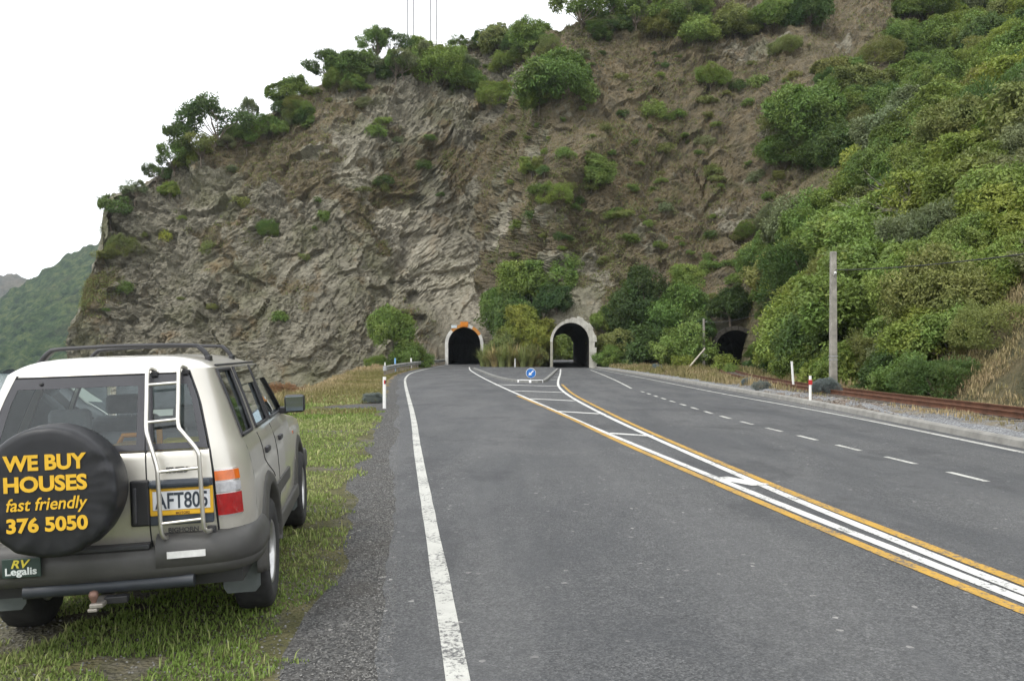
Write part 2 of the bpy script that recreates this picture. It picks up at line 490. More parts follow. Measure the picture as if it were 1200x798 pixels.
def rock_material():
    t = NT('greywacke_rock')
    P = t.geo()
    w = t.noise(P, 0.06, 3, 0.5, out='Color')
    wv = t.n.new('ShaderNodeVectorMath'); wv.operation = 'MULTIPLY_ADD'
    t.l.new(w, wv.inputs[0]); wv.inputs[1].default_value = (9, 9, 9); t.l.new(P, wv.inputs[2])
    V = wv.outputs[0]
    st = t.noise(t.map(V, (0.16, 0.16, 1.0), (0, R(-38), 0)), 0.9, 6, 0.65)
    st2 = t.noise(t.map(V, (0.14, 0.14, 1.2), (0, R(-76), 0)), 1.3, 5, 0.65)
    fine = t.noise(P, 1.7, 7, 0.7)
    vf = t.noise(P, 6.0, 5, 0.7)
    rock = t.ramp(st, [(0.28, (0.135, 0.122, 0.090)), (0.45, (0.245, 0.225, 0.168)), (0.58, (0.325, 0.30, 0.228)), (0.75, (0.44, 0.41, 0.32))])
    rock2 = t.ramp(st2, [(0.3, (0.155, 0.14, 0.105)), (0.52, (0.27, 0.25, 0.188)), (0.72, (0.41, 0.38, 0.30))])
    rock = t.mix(0.45, rock, rock2)
    rock = t.mix(t.ramp(fine, [(0.35, 0.0), (0.7, 0.75)]), rock, (0.36, 0.335, 0.26))
    rock = t.mix(t.ramp(t.noise(P, 0.9, 6, 0.75), [(0.3, 0.75), (0.5, 0.0)]), rock, (0.085, 0.078, 0.058))
    rock = t.mix(t.ramp(t.noise(t.map(P, (1, 1, 0.7), loc=(3, 50, 8)), 0.085, 5, 0.6), [(0.38, 0.5), (0.56, 0.0)]), rock, t.mix(0.35, (0.14, 0.13, 0.098), rock))
    # joints: shade of recessed cracks painted into the rock colour as dark lines
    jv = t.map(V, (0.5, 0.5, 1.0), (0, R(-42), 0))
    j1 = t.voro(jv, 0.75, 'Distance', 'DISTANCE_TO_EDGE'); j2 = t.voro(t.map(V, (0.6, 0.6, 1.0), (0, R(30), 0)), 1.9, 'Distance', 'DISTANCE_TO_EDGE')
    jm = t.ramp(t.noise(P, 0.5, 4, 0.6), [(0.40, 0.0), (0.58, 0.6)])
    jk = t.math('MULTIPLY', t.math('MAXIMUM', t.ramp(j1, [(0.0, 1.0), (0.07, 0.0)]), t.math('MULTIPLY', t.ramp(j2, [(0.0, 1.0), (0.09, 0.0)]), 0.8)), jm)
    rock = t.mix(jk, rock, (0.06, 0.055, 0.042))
    rock = t.mix(0.06, rock, (0.13, 0.125, 0.095))
    # mossy and rusty stains
    rock = t.mix(t.ramp(t.noise(P, 0.14, 5, 0.6), [(0.48, 0.0), (0.64, 0.6)]), rock, (0.13, 0.132, 0.062))
    rock = t.mix(t.ramp(t.noise(t.map(P, loc=(40, 3, 9)), 0.22, 5, 0.65), [(0.58, 0.0), (0.72, 0.5)]), rock, (0.25, 0.155, 0.065))
    rock = t.mix(t.math('MULTIPLY', t.attr('pale'), t.ramp(fine, [(0.35, 0.15), (0.62, 0.8)])), rock, (0.52, 0.48, 0.385))
    soilc = t.ramp(t.noise(P, 0.55, 6, 0.7), [(0.3, (0.120, 0.104, 0.074)), (0.46, (0.20, 0.17, 0.115)), (0.58, (0.255, 0.205, 0.125)), (0.75, (0.33, 0.28, 0.18))])
    soilc = t.mix(t.ramp(t.noise(t.map(P, loc=(7, 70, 2)), 0.35, 6, 0.7), [(0.52, 0.0), (0.68, 0.55)]), soilc, (0.13, 0.135, 0.05))
    soilc = t.mix(t.ramp(vf, [(0.4, 0.5), (0.7, 0.0)]), soilc, (0.06, 0.052, 0.036))
    sf = t.math('ADD', t.attr('soil'), t.math('ADD', t.math('MULTIPLY', t.math('SUBTRACT', fine, 0.5), 1.5), t.math('MULTIPLY', t.math('SUBTRACT', t.noise(t.map(P, loc=(5, 5, 31)), 0.42, 6, 0.7), 0.5), 1.5)))
    col = t.mix(t.ramp(sf, [(0.35, 0.0), (0.62, 1.0)]), rock, soilc)
    under = t.ramp(t.noise(P, 0.8, 5, 0.7), [(0.35, (0.07, 0.075, 0.035)), (0.55, (0.16, 0.14, 0.075)), (0.75, (0.26, 0.20, 0.115))])
    col = t.mix(t.math('MULTIPLY', t.attr('bush'), 0.85), col, under)
    t.set(color=col, rough=0.95, spec=0.2)
    h = t.math('ADD', t.math('MULTIPLY', t.noise(P, 2.7, 8, 0.72), 0.9), t.math('ADD', t.math('MULTIPLY', st, 0.45), t.math('ADD', t.math('MULTIPLY', t.voro(P, 1.6), 0.35), t.math('MULTIPLY', vf, 0.55))))
    h = t.math('SUBTRACT', h, t.math('MULTIPLY', jk, 0.5))
    t.bump(h, 0.9, 0.4)
    return t.m
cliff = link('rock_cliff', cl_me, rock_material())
tag(cliff, kind='structure')

# seat things on the slope: photo column/row -> nearest surface vertex facing that way
NV = grid_normals(G).reshape(-1, 3)
NV[NV[:, 1] > 0] *= 1.0
_vp_x = 600.0 + FOC * GV[:, 0] / np.maximum(GV[:, 1], 0.5)
_vp_y = HOR - FOC * (GV[:, 2] - EYE) / np.maximum(GV[:, 1], 0.5)
_face = np.tile(rowi < ROWS - 24, U)
def seat(px, py):
    e = (_vp_x - px) ** 2 + (_vp_y - py) ** 2
    c = np.argsort(e)[:40]
    c = c[e[c] < max(30.0, e[c[0]] + 20)]
    return GV[c[np.argmin(GV[c, 1])]]

# ------------------------------------------------------------------ ground, shore, sea, far hills
BANK = np.array([(-8.5, -40), (-8.5, 10), (-8.6, 33), (-10.5, 50), (-13.5, 75), (-14.5, 97), (-12.5, 110), (-9.2, 114), (-9, 150)])
RAIL = [(13.0, -40), (12.4, -10), (12.1, 15), (12.0, 30), (12.7, 42), (15.0, 58), (19.0, 76), (22.2, 86), (26, 118)]
rail_c = spline(RAIL, 0.6)
KERB = [(9.0, -30), (9.1, 0), (9.25, 15.4), (9.75, 28), (9.75, 40), (9.6, 60), (9.2, 80), (8.9, 92)]
kerb_c = spline(KERB, 0.5)
EDGE_L = [(1.05, -6), (-0.286, 4.53), (-0.91, 9.3), (-1.72, 15.5), (-2.8, 24), (-5.75, 46), (-7.2, 58), (-8.2, 70), (-8.62, 85), (-8.6, 100), (-8.35, 115)]
edge_c = spline(EDGE_L, 0.4)
def xat(c, y): return np.interp(y, c[:, 1], c[:, 0])
def ground_z(x, y):
    x = np.asarray(x, float); y = np.asarray(y, float)
    b = np.interp(y, BANK[:, 1], BANK[:, 0])
    el = xat(edge_c, y)
    d = el - 1.0 - x                                              # metres left of the seal
    verge = sstep(0.3, 3, d) * (0.05 * fbm(x / 1.3, y / 1.3, 0, 3, 21) + 0.06 * fbm(x / 5, y / 5, 3, 2, 22) + 0.25 * sstep(20, 45, y) * sstep(1, 5, d) * (1 - sstep(85, 105, y)))
    drop = -np.clip(b - x, 0, None) * 0.75 - 0.02 * np.clip(d - 0.6, 0, 4)
    drop = drop + 0.5 * fbm(x / 3, y / 3, 5, 3, 25) * sstep(0, 3, b - x)
    z = verge - 0.008 + np.maximum(drop, -13.5)
    k = x - xat(kerb_c, y)                                        # metres right of the kerb
    rl = x - xat(rail_c, y)
    right = sstep(0.2, 1.5, k) * (0.12 + 0.04 * fbm(x / 1.1, y / 1.1, 9, 3, 27))
    bal = 0.10 * (1 - sstep(1.3, 2.2, np.abs(rl))) * sstep(0.2, 1.0, k)
    return z + right + bal
gxs = np.unique(np.concatenate([np.linspace(-60, -16, 24), np.linspace(-16, 0, 80), np.linspace(0, 9, 10), np.linspace(9, 26, 86), np.linspace(26, 60, 12)]))
gys = np.unique(np.concatenate([np.linspace(-60, 2, 30), np.linspace(2, 40, 152), np.linspace(40, 125, 140), np.linspace(125, 240, 24)]))
gx, gy = np.meshgrid(gxs, gys, indexing='ij')
gz = ground_z(gx, gy)
gz = np.where((gx > -9.5) & (gy > 114), -0.3, gz)
gidx = np.arange(gx.size).reshape(gx.shape)
gf = np.stack([gidx[:-1, :-1], gidx[1:, :-1], gidx[1:, 1:], gidx[:-1, 1:]], -1).reshape(-1, 4)
def ground_material():
    t = NT('verge_soil')
    P = t.geo()
    big = t.noise(P, 0.6, 5, 0.6); fine = t.noise(P, 14, 5, 0.7); mid = t.noise(P, 3.0, 5, 0.65)
    grass = t.ramp(mid, [(0.3, (0.06, 0.062, 0.03)), (0.55, (0.11, 0.105, 0.05)), (0.75, (0.19, 0.165, 0.09))])
    dirt = t.ramp(fine, [(0.3, (0.06, 0.054, 0.045)), (0.55, (0.14, 0.13, 0.115)), (0.75, (0.25, 0.235, 0.21))])
    sep = t.n.new('ShaderNodeSeparateXYZ'); t.l.new(P, sep.inputs[0])
    dry = t.ramp(t.math('ADD', t.math('MULTIPLY', sep.outputs['Y'], 0.012), t.math('MULTIPLY', big, 0.5)), [(0.5, 0.0), (0.8, 0.75)])
    grass = t.mix(dry, grass, (0.24, 0.175, 0.085))
    c = t.mix(t.ramp(big, [(0.5, 0.0), (0.62, 0.8)]), grass, dirt)
    gv = t.ramp(t.voro(P, 34, 'Color'), [(0.2, (0.085, 0.085, 0.085)), (0.6, (0.19, 0.19, 0.19)), (0.9, (0.32, 0.315, 0.3))])
    rt = t.math('GREATER_THAN', sep.outputs['X'], 8.5)
    gv = t.mix(t.ramp(t.noise(P, 0.9, 4), [(0.5, 0.0), (0.62, 0.8)]), gv, (0.22, 0.18, 0.105))
    c = t.mix(rt, c, gv)
    t.set(color=c, rough=1.0, spec=0.15)
    t.bump(t.math('ADD', fine, t.voro(P, 34)), 0.8, 0.03)
    return t.m
ground = link('ground', mesh_np('ground', np.stack([gx, gy, gz], -1).reshape(-1, 3), gf, True), ground_material())
tag(ground, kind='structure')

def far_hill(name, sil, d_front, d_back, seed, mat, amp):
    """a far slope: silhouette (photo column, row) at the ridge, its foot nearer"""
    n, m = 220, 130
    sx = np.linspace(sil[0][0], sil[-1][0], n)
    sy = np.interp(sx, [s[0] for s in sil], [s[1] for s in sil])
    k = np.linspace(0, 1, m)[None, :]
    D = d_front + (d_back - d_front) * k
    D = np.repeat(D, n, 0)
    X = (sx[:, None] - 600) / FOC * D
    top = EYE + (HOR - sy[:, None]) / FOC * d_back
    Z = -14 + (top + 14) * (k ** 0.85)
    gul = fbm(X / (amp * 9), D / (amp * 9), Z / (amp * 14), 4, seed, 0.5, True) * amp * sstep(0, .2, k) * (0.25 + 0.75 * (1 - sstep(0.8, 1.0, k)))
    tre = fbm(X / (amp * 0.9), D / (amp * 0.9), Z / (amp * 0.9), 3, seed + 5, 0.6) * amp * 0.7
    Z = Z + gul + tre
    V = np.stack([X, D, Z], -1)
    back = V[:, -1:, :] + np.array([0, (d_back - d_front) * 0.6, 0]); back[..., 2] = -15
    V = np.concatenate([V, back], 1)
    ii = np.arange(n * (m + 1)).reshape(n, m + 1)
    f = np.stack([ii[:-1, :-1], ii[1:, :-1], ii[1:, 1:], ii[:-1, 1:]], -1).reshape(-1, 4)
    return tag(link(name, mesh_np(name, V.reshape(-1, 3), f, True), mat), kind='structure')
def hill_material(name, c0, c1, c2, sc, brown=0.0):
    t = NT(name); P = t.geo()
    c = t.ramp(t.noise(P, sc, 7, 0.75), [(0.40, c0), (0.5, c1), (0.60, c2)])
    c = t.mix(t.ramp(t.noise(P, sc * 0.22, 5, 0.6), [(0.52, 0.0), (0.68, brown)]), c, (0.21, 0.16, 0.10))
    t.set(color=c, rough=1.0, spec=0.1)
    t.bump(t.noise(P, sc * 0.9, 7, 0.75), 1.0, 0.9 / sc)
    return t.m
far_hill('bush_hill', [(-420, 470), (-260, 430), (-120, 395), (-40, 372), (0, 354), (13, 343), (41, 328), (79, 303), (112, 288), (150, 262), (230, 235), (330, 225)], 560, 950, 3, hill_material('bush_hill', (0.016, 0.036, 0.016), (0.045, 0.080, 0.030), (0.105, 0.135, 0.05), 0.10, 0.2), 12)
far_hill('distant_hill', [(-900, 380), (-500, 345), (-200, 338), (-60, 330), (0, 328), (20, 326), (36, 330), (80, 345), (200, 350)], 1250, 1750, 9, hill_material('distant_hill', (0.06, 0.06, 0.04), (0.11, 0.1, 0.07), (0.16, 0.14, 0.1), 0.03, 0.7), 24)
def sea_material():
    t = NT('sea_water'); P = t.geo()
    t.set(color=(0.05, 0.085, 0.09), rough=0.18, spec=0.5)
    t.bump(t.noise(t.map(P, (0.25, 0.6, 1)), 1.0, 5, 0.6), 0.5, 0.4)
    return t.m
sea = MB().add([(-9000, -9000, -12.6), (9000, -9000, -12.6), (9000, 9000, -12.6), (-9000, 9000, -12.6)], [(0, 1, 2, 3)]).build('sea', sea_material())
tag(sea, kind='structure')
# ------------------------------------------------------------------ road, shoulder, markings
def asphalt_material():
    t = NT('chipseal'); P = t.geo()
    v1 = t.voro(P, 85, 'Color'); sp = t.voro(P, 30, 'Color'); v2 = t.voro(P, 45, 'Color')
    n1 = t.noise(P, 60, 4, 0.7)
    base = t.ramp(v1, [(0.10, (0.022, 0.023, 0.024)), (0.5, (0.070, 0.072, 0.074)), (0.92, (0.195, 0.196, 0.193))])
    base = t.mix(0.35, base, t.ramp(v2, [(0.15, (0.033, 0.034, 0.035)), (0.55, (0.078, 0.080, 0.081)), (0.9, (0.18, 0.181, 0.178))]))
    base = t.mix(t.ramp(sp, [(0.93, 0.0), (0.965, 0.8)]), base, (0.42, 0.41, 0.385))
    # bleeding bitumen, wheel tracks and patches
    pm = t.map(P, (0.55, 0.16, 1), (0, 0, R(7)))
    bl = t.ramp(t.noise(pm, 1.0, 6, 0.65, 0.8), [(0.42, 0.0), (0.58, 1.0)])
    base = t.mix(bl, base, t.mix(0.40, (0.055, 0.058, 0.062), base))
    lt = t.ramp(t.noise(t.map(P, (0.9, 0.09, 1), (0, 0, R(5)), (11, 4, 0)), 0.9, 5, 0.65), [(0.44, 0.0), (0.60, 0.5)])
    base = t.mix(lt, base, t.mix(0.55, (0.16, 0.16, 0.157), base))
    blot = t.ramp(t.noise(t.map(P, (0.75, 0.5, 1), loc=(3, 8, 1)), 0.75, 7, 0.72), [(0.54, 0.0), (0.62, 0.8)])
    base = t.mix(blot, base, t.mix(0.35, (0.04, 0.041, 0.044), base))
    fineb = t.ramp(t.noise(P, 5.5, 6, 0.75), [(0.35, 0.35), (0.6, 0.0)])
    base = t.mix(fineb, base, (0.05, 0.051, 0.053))
    t.set(color=base, rough=t.ramp(t.noise(pm, 1.3, 4), [(0.3, 0.6), (0.7, 0.85)]), spec=0.35)
    t.bump(t.math('ADD', t.voro(P, 85), t.math('MULTIPLY', n1, 0.5)), 0.7, 0.008)
    return t.m
M_ASPH = asphalt_material()
ry = np.unique(np.concatenate([np.linspace(-14, 2, 8), np.linspace(2, 20, 160), np.linspace(20, 118, 150)]))
rows = []
for yy in ry:
    l = float(xat(edge_c, yy)) - 0.42 + 0.10 * float(vnoise(np.array([yy / 1.7]), 0, 0, 3)[0]) + 0.02 * float(vnoise(np.array([yy / 0.35]), 0, 0, 4)[0]); r = float(xat(kerb_c, min(yy, 92))) + 0.05
    if yy > 92: r = 8.9
    rows.append([(l + (r - l) * k / 8, yy, 0.0) for k in range(9)])
road = MB().grid(rows).build('road', M_ASPH, fix=False)
for p in road.data.polygons: pass
tag(road, kind='structure')

def gravel_material():
    t = NT('loose_gravel'); P = t.geo()
    c = t.ramp(t.voro(P, 70, 'Color'), [(0.10, (0.024, 0.024, 0.024)), (0.5, (0.074, 0.074, 0.072)), (0.92, (0.20, 0.197, 0.187))])
    c = t.mix(0.35, c, t.ramp(t.voro(P, 38, 'Color'), [(0.15, (0.04, 0.04, 0.04)), (0.55, (0.09, 0.089, 0.087)), (0.9, (0.21, 0.207, 0.198))]))
    c = t.mix(t.ramp(t.voro(P, 26, 'Color'), [(0.92, 0.0), (0.96, 0.8)]), c, (0.38, 0.37, 0.345))
    c = t.mix(t.ramp(t.noise(P, 1.3, 6, 0.65), [(0.45, 0.0), (0.68, 0.5)]), c, (0.075, 0.067, 0.055))
    t.set(color=c, rough=0.95, spec=0.2)
    t.bump(t.math('ADD', t.voro(P, 70), t.voro(P, 26)), 1.0, 0.012)
    return t.m
M_GRAV = gravel_material()
rows = []
for yy in np.linspace(-14, 112, 340):
    e = float(xat(edge_c, yy))
    n = float(fbm(np.array([yy / 1.1]), 0, 0, 3, 41)[0])
    o = 1.0 + 0.25 * n + 1.7 * math.exp(-((yy - 27.5) / 1.3) ** 2)
    rows.append([(e - 0.25 - (o - 0.25) * k / 5, yy, -0.004 if k < 5 else -0.03) for k in range(6)])
shoulder = MB().grid(rows).build('gravel_shoulder', M_GRAV, fix=False)
tag(shoulder, kind='structure')

def paint_material(name, color, worn):
    t = NT(name); P = t.geo()
    n = t.noise(P, 26, 6, 0.75); b = t.noise(P, 1.6, 4, 0.6)
    f = t.ramp(t.math('ADD', n, t.math('MULTIPLY', t.math('SUBTRACT', b, 0.5), 0.5)), [(0.30 + worn, 1.0), (0.42 + worn, 0.0)])
    dirt = t.mix(t.ramp(t.noise(P, 5, 5), [(0.35, 0.0), (0.75, 0.45)]), color, tuple(c * 0.62 for c in color))
    t.set(color=t.mix(f, dirt, (0.10, 0.10, 0.10)), rough=0.7, spec=0.3)
    t.bump(t.voro(P, 95), 0.4, 0.004)
    return t.m
M_WHITE = paint_material('white_road_paint', (0.62, 0.62, 0.59), 0.045)
M_WORN = paint_material('worn_white_road_paint', (0.50, 0.50, 0.46), 0.07)
M_YEL = paint_material('yellow_road_paint', (0.48, 0.285, 0.05), 0.08)
def ribbon(name, pts, w, mat, z=0.004, step=0.6, wvar=0.06):
    c = spline(pts, step)
    rows = []
    for i, p in enumerate(c):
        t = c[min(i + 1, len(c) - 1)] - c[max(i - 1, 0)]; t /= np.linalg.norm(t)
        n = np.array((t[1], -t[0])); ww = w * (1 + wvar * float(vnoise(np.array([p[1] * 3.0]), p[0], 0, 5)[0]))
        q = z
        rows.append([(*(p - n * ww / 2), q), (*(p + n * ww / 2), q)])
    return MB().grid(rows).build(name, mat, road, fix=False)
ribbon('edge_line', EDGE_L, 0.135, M_WORN)
gpl = lambda L: [gp(*q) for q in L]
WL = gpl([(900, 585), (711, 507.5), (652.5, 482), (618, 466.8), (580.5, 450), (560, 439.5), (551, 433.5), (550, 430)])
WL = gpl([(1750, 920), (1400, 782), (1200, 703.5), (1050, 644.5)]) + WL
WR = gpl([(900, 571.5), (756, 508.5), (702, 483), (669, 465), (656, 454.5), (654, 447), (656.5, 438), (657, 432.5)])
WR = gpl([(1750, 905), (1400, 769.5), (1200, 693.5), (1050, 633.5)]) + WR
ribbon('centre_line', WL, 0.125, M_WHITE, 0.0045)
ribbon('centre_line', WR, 0.125, M_WHITE, 0.0048)
YL = gpl([(900, 592.5), (726, 517.5), (669, 490.5), (632, 474.5), (606, 463.5)])
YL = gpl([(1750, 939), (1400, 799), (1200, 716.5), (1050, 655.5)]) + YL
YR = gpl([(900, 566), (756, 504), (708, 481), (672, 462), (658.5, 450.5)])
YR = gpl([(1750, 892), (1400, 758), (1200, 683.5), (1050, 625.5)]) + YR
ribbon('yellow_line', YL, 0.125, M_YEL, 0.0052)
ribbon('yellow_line', YR, 0.125, M_YEL, 0.0055)
for (a_, b_, w_) in [((582, 450.8), (655, 452.6), 0.34), ((601.5, 458), (662, 460), 0.30), ((620, 467.2), (674, 469.8), 0.28), ((652, 482), (704, 485), 0.26), ((713, 507.6), (764, 511), 0.24), ((843, 559.5), (892, 568.5), 0.30),
                     ((648, 441.5), (655, 441.6), 0.3), ((645, 445), (654.5, 445.2), 0.28), ((650.5, 438), (656, 438), 0.3), ((652.5, 435.2), (657, 435.2), 0.3)]:
    A, B = gp(*a_), gp(*b_)
    ribbon('hatch_bar', [A, B], w_, M_WHITE, 0.0062, 0.3, 0.03)
DASH = gpl([(1133.5, 558.5), (1052, 539), (991, 524.5), (944, 512.5), (906, 503.4), (874, 495.6), (850, 489), (829, 483), (806, 475.5), (785, 469.5), (765, 463.5), (757, 460.2), (750, 458.2), (743, 456.4)])
dash_c = spline([(6.75, 4.0), (6.55, 8.0)] + DASH[:1] + DASH[3::3], 0.05)
dl = np.concatenate([[0], np.cumsum(np.hypot(*np.diff(dash_c, axis=0).T))])
s_at = lambda yy: float(np.interp(yy, dash_c[:, 1], dl))
k0 = s_at(11.95); q = k0 - 1.8 * 4
while q < dl[-1] - 0.5:
    p = [np.array((np.interp(q + d, dl, dash_c[:, 0]), np.interp(q + d, dl, dash_c[:, 1]))) for d in (-0.46, 0, 0.46)]
    ribbon('lane_dash', p, 0.105, M_WORN, 0.004, 0.2)
    q += 1.8
ribbon('lane_line', gpl([(740, 455.2), (722, 446), (705, 438.6), (692, 433.6)]) , 0.12, M_WORN)
ribbon('edge_line', [(8.35, -8), (8.55, 4), (8.86, 14.8), (9.05, 24), (8.75, 36), (8.7, 55), (8.5, 75), (8.35, 90)], 0.12, M_WORN)

# kerb and channel on the right
M_CONC = plain('kerb_concrete', (0.235, 0.228, 0.205), 0.9, var=0.25, scale=2.5, bump=0.4)
def stained_concrete():
    t = NT('portal_concrete'); P = t.geo()
    c = t.ramp(t.noise(P, 1.1, 6, 0.7), [(0.3, (0.32, 0.305, 0.265)), (0.55, (0.48, 0.465, 0.41)), (0.75, (0.56, 0.545, 0.49))])
    c = t.mix(t.ramp(t.noise(t.map(P, (3.0, 3.0, 0.35)), 1.0, 5, 0.7), [(0.48, 0.0), (0.66, 0.55)]), c, (0.2, 0.185, 0.15))
    t.set(color=c, rough=0.95, spec=0.2); t.bump(t.noise(P, 6, 6, 0.7), 0.6, 0.05)
    return t.m
M_CONC2 = stained_concrete()
rows = []
for i, p in enumerate(kerb_c):
    t = kerb_c[min(i + 1, len(kerb_c) - 1)] - kerb_c[max(i - 1, 0)]; t /= np.linalg.norm(t); n = np.array((t[1], -t[0]))
    rows.append([(*(p + n * o), h) for o, h in [(-0.32, 0.004), (-0.02, -0.012), (0.0, 0.0), (0.03, 0.12), (0.07, 0.15), (0.22, 0.15), (0.26, 0.13), (0.27, -0.05)]])
kerb = MB().grid(rows, smooth=False).build('kerb', M_CONC)
tag(kerb, kind='structure')
# gravel strip behind the kerb
rows = []
for i, p in enumerate(kerb_c):
    t = kerb_c[min(i + 1, len(kerb_c) - 1)] - kerb_c[max(i - 1, 0)]; t /= np.linalg.norm(t); n = np.array((t[1], -t[0]))
    wd = 1.0 + 0.45 * float(fbm(np.array([p[1] / 3.0]), 0, 0, 3, 77)[0]) + 0.9 * float(sstep(45, 75, p[1]))
    rows.append([(*(p + n * (0.24 + wd * k / 4)), float(ground_z(*(p + n * (0.24 + wd * k / 4)))) + (0.02 if 0 < k < 4 else 0.10 * (k == 0) - 0.03)) for k in range(5)])
def grey_gravel():
    t = NT('grey_gravel'); P = t.geo()
    c = t.ramp(t.voro(P, 30, 'Color'), [(0.1, (0.10, 0.105, 0.11)), (0.5, (0.19, 0.195, 0.2)), (0.9, (0.33, 0.335, 0.335))])
    t.set(color=c, rough=0.95, spec=0.2); t.bump(t.voro(P, 30), 1.0, 0.02)
    return t.m
M_GREY = grey_gravel()
tag(MB().grid(rows).build('gravel_strip', M_GREY, fix=False), kind='structure')

# traffic island between the two road tunnels
isl = gpl([(554, 432.3), (566, 437.2), (579, 442.5), (593, 446), (607, 447.9), (622, 448.5), (636, 448.3), (640.5, 446.5), (646, 441.5), (654, 433.6)])
isl = [(-3.6, 93)] + isl + [(4.5, 91)]
t_isl = empty('traffic_island', (0, 0, 0), 0, 'low grey kerbed traffic island in the fork before the two road tunnels', 'traffic island')
MB().prism([(x_, y_) for x_, y_ in isl], -0.05, 0.10).build('surface', M_ASPH, t_isl)
kp = spline(isl[1:11], 0.8)
rows_d, rows_w = [], []
for i, p in enumerate(kp):
    t = kp[min(i + 1, len(kp) - 1)] - kp[max(i - 1, 0)]; t /= np.linalg.norm(t); n = np.array((t[1], -t[0]))
    sec = [(*(p + n * o), h) for o, h in [(0.03, -0.02), (0.02, 0.13), (-0.16, 0.14), (-0.18, 0.06)]]
    (rows_w if p[1] < 51.5 else rows_d).append(sec) if False else rows_d.append(sec)
M_DKERB = plain('weathered_kerb', (0.20, 0.20, 0.185), 0.9, var=0.3, scale=2)
MB().grid(rows_d, smooth=False).build('kerb', M_DKERB, t_isl)
nose = spline([isl[5], isl[6], isl[7]], 0.3)
rows = []
for i, p in enumerate(nose):
    t = nose[min(i + 1, len(nose) - 1)] - nose[max(i - 1, 0)]; t /= np.linalg.norm(t); n = np.array((t[1], -t[0]))
    rows.append([(*(p + n * o), h) for o, h in [(0.045, -0.02), (0.035, 0.145), (-0.17, 0.155), (-0.19, 0.07)]])
M_PWHITE = plain('white_paint', (0.76, 0.76, 0.73), 0.6, var=0.08)
tag(MB().grid(rows, smooth=False).build('painted_nose', M_PWHITE, t_isl), 'white painted kerb at the tip of the island')

# ------------------------------------------------------------------ signs, posts
M_GALV = plain('galvanised_steel', (0.42, 0.43, 0.44), 0.5, 0.6, var=0.2, scale=5)
M_BLUE = plain('blue_sign_face', (0.012, 0.14, 0.46), 0.45, var=0.06)
M_RED = plain('red_reflector', (0.42, 0.02, 0.018), 0.5, var=0.1)
M_ORANGE = plain('orange_board', (0.62, 0.20, 0.01), 0.6, var=0.15)
M_BLACKP = plain('black_plastic', (0.018, 0.018, 0.02), 0.55, var=0.2)
def disc(r, t, n=32):
    return [(r, -t / 2), (r, t / 2)]
sx, sy = 1.10, 49.6
sg = empty('keep_left_sign', (sx, sy, 0.10), 0, 'round blue keep left sign with white arrow on the island tip', 'traffic sign')
MB().tube([(0, 0.03, 0), (0, 0.03, 0.62)], 0.03, 10).build('post', M_GALV, sg)
Mx = Matrix.Translation((0, 0, 0.40)) @ Matrix.Rotation(R(90), 4, 'X')
dsk = MB().lathe([(0, -0.008), (0.285, -0.008), (0.285, 0.008), (0, 0.008)], 40, Mx, smooth=False).build('disc', M_BLUE, sg)
rimb = MB().lathe([(0.270, 0.011), (0.285, 0.011), (0.290, 0.0), (0.285, -0.010)], 40, Mx).build('rim', M_PWHITE, dsk)
aw = MB()
def arrow_pts():
    s = [(0.035, 0.20), (0.035, -0.03), (0.11, -0.03), (0.0, -0.20), (-0.11, -0.03), (-0.035, -0.03), (-0.035, 0.20)]
    an = R(-45)                                     # points down to the left
    return [(x_ * math.cos(an) - z_ * math.sin(an), x_ * math.sin(an) + z_ * math.cos(an) + 0.40) for x_, z_ in s]
aw.prism(arrow_pts(), -0.016, -0.0095, 'y')
aw.build('arrow', M_PWHITE, dsk)

def marker_post(px, py, h, label, band=None, tilt=0.0, w=0.085, mat=M_PWHITE, zoff=0.0, xy=None, round_=False):
    X, Y = xy if xy else gp(px, py)
    z = float(ground_z(X, Y)) - 0.02 + zoff
    e = empty('marker_post', (X, Y, z), 0, label, 'marker post', 'roadside marker posts')
    e.rotation_euler = (0, tilt, 0)
    body = MB()
    if round_: body.tube([(0, 0, 0), (0, 0, h)], w / 2, 10)
    else: body.prism([(-w / 2, -0.012), (-w / 4, -0.03), (w / 4, -0.03), (w / 2, -0.012), (w / 2, 0.012), (-w / 2, 0.012)], 0, h)
    body.build('shaft', mat, e)
    if band == 'small':
        MB().box((w * 0.12, -0.034, h * 0.84), (w * 0.5, 0.008, 0.12)).build('reflector', M_RED, e)
        MB().box((w * 0.42, -0.034, h * 0.84), (w * 0.25, 0.008, 0.12)).build('reflector', M_BLACKP, e)
    elif band == 'wide':
        MB().prism([(-w * .66, -0.04), (w * .66, -0.04), (w * .66, 0.02), (-w * .66, 0.02)], h * 0.70, h * 0.86).build('reflector', M_RED, e)
    return e
marker_post(450.5, 478.5, 1.0, 'white marker post with small red reflector on the left grass verge', 'small', w=0.1)
marker_post(949.5, 474, 0.98, 'white marker post with broad red band behind the right kerb', 'wide', w=0.085)
marker_post(930, 460.5, 1.15, 'plain slightly leaning white post before the railway bushes', None, R(-4), 0.09)
marker_post(603.5, 432, 0.95, 'small white post against the flax between the road tunnels', None, 0, 0.13, xy=(0.32, 91.2), zoff=0.1)
M_LBLUE = plain('pale_blue_paint', (0.20, 0.42, 0.72), 0.6, var=0.1)
marker_post(455, 0, 0.98, 'short white post just behind the end of the guard rail', None, 0, 0.10, xy=(-9.45, 63.5), mat=M_PWHITE)
marker_post(465, 0, 1.22, 'pale blue post standing behind the guard rail', None, 0, 0.13, xy=(-10.0, 73.0), mat=M_LBLUE)
marker_post(483, 0, 1.12, 'white post behind the middle of the guard rail', None, 0, 0.15, xy=(-10.35, 87.5), mat=M_PWHITE)
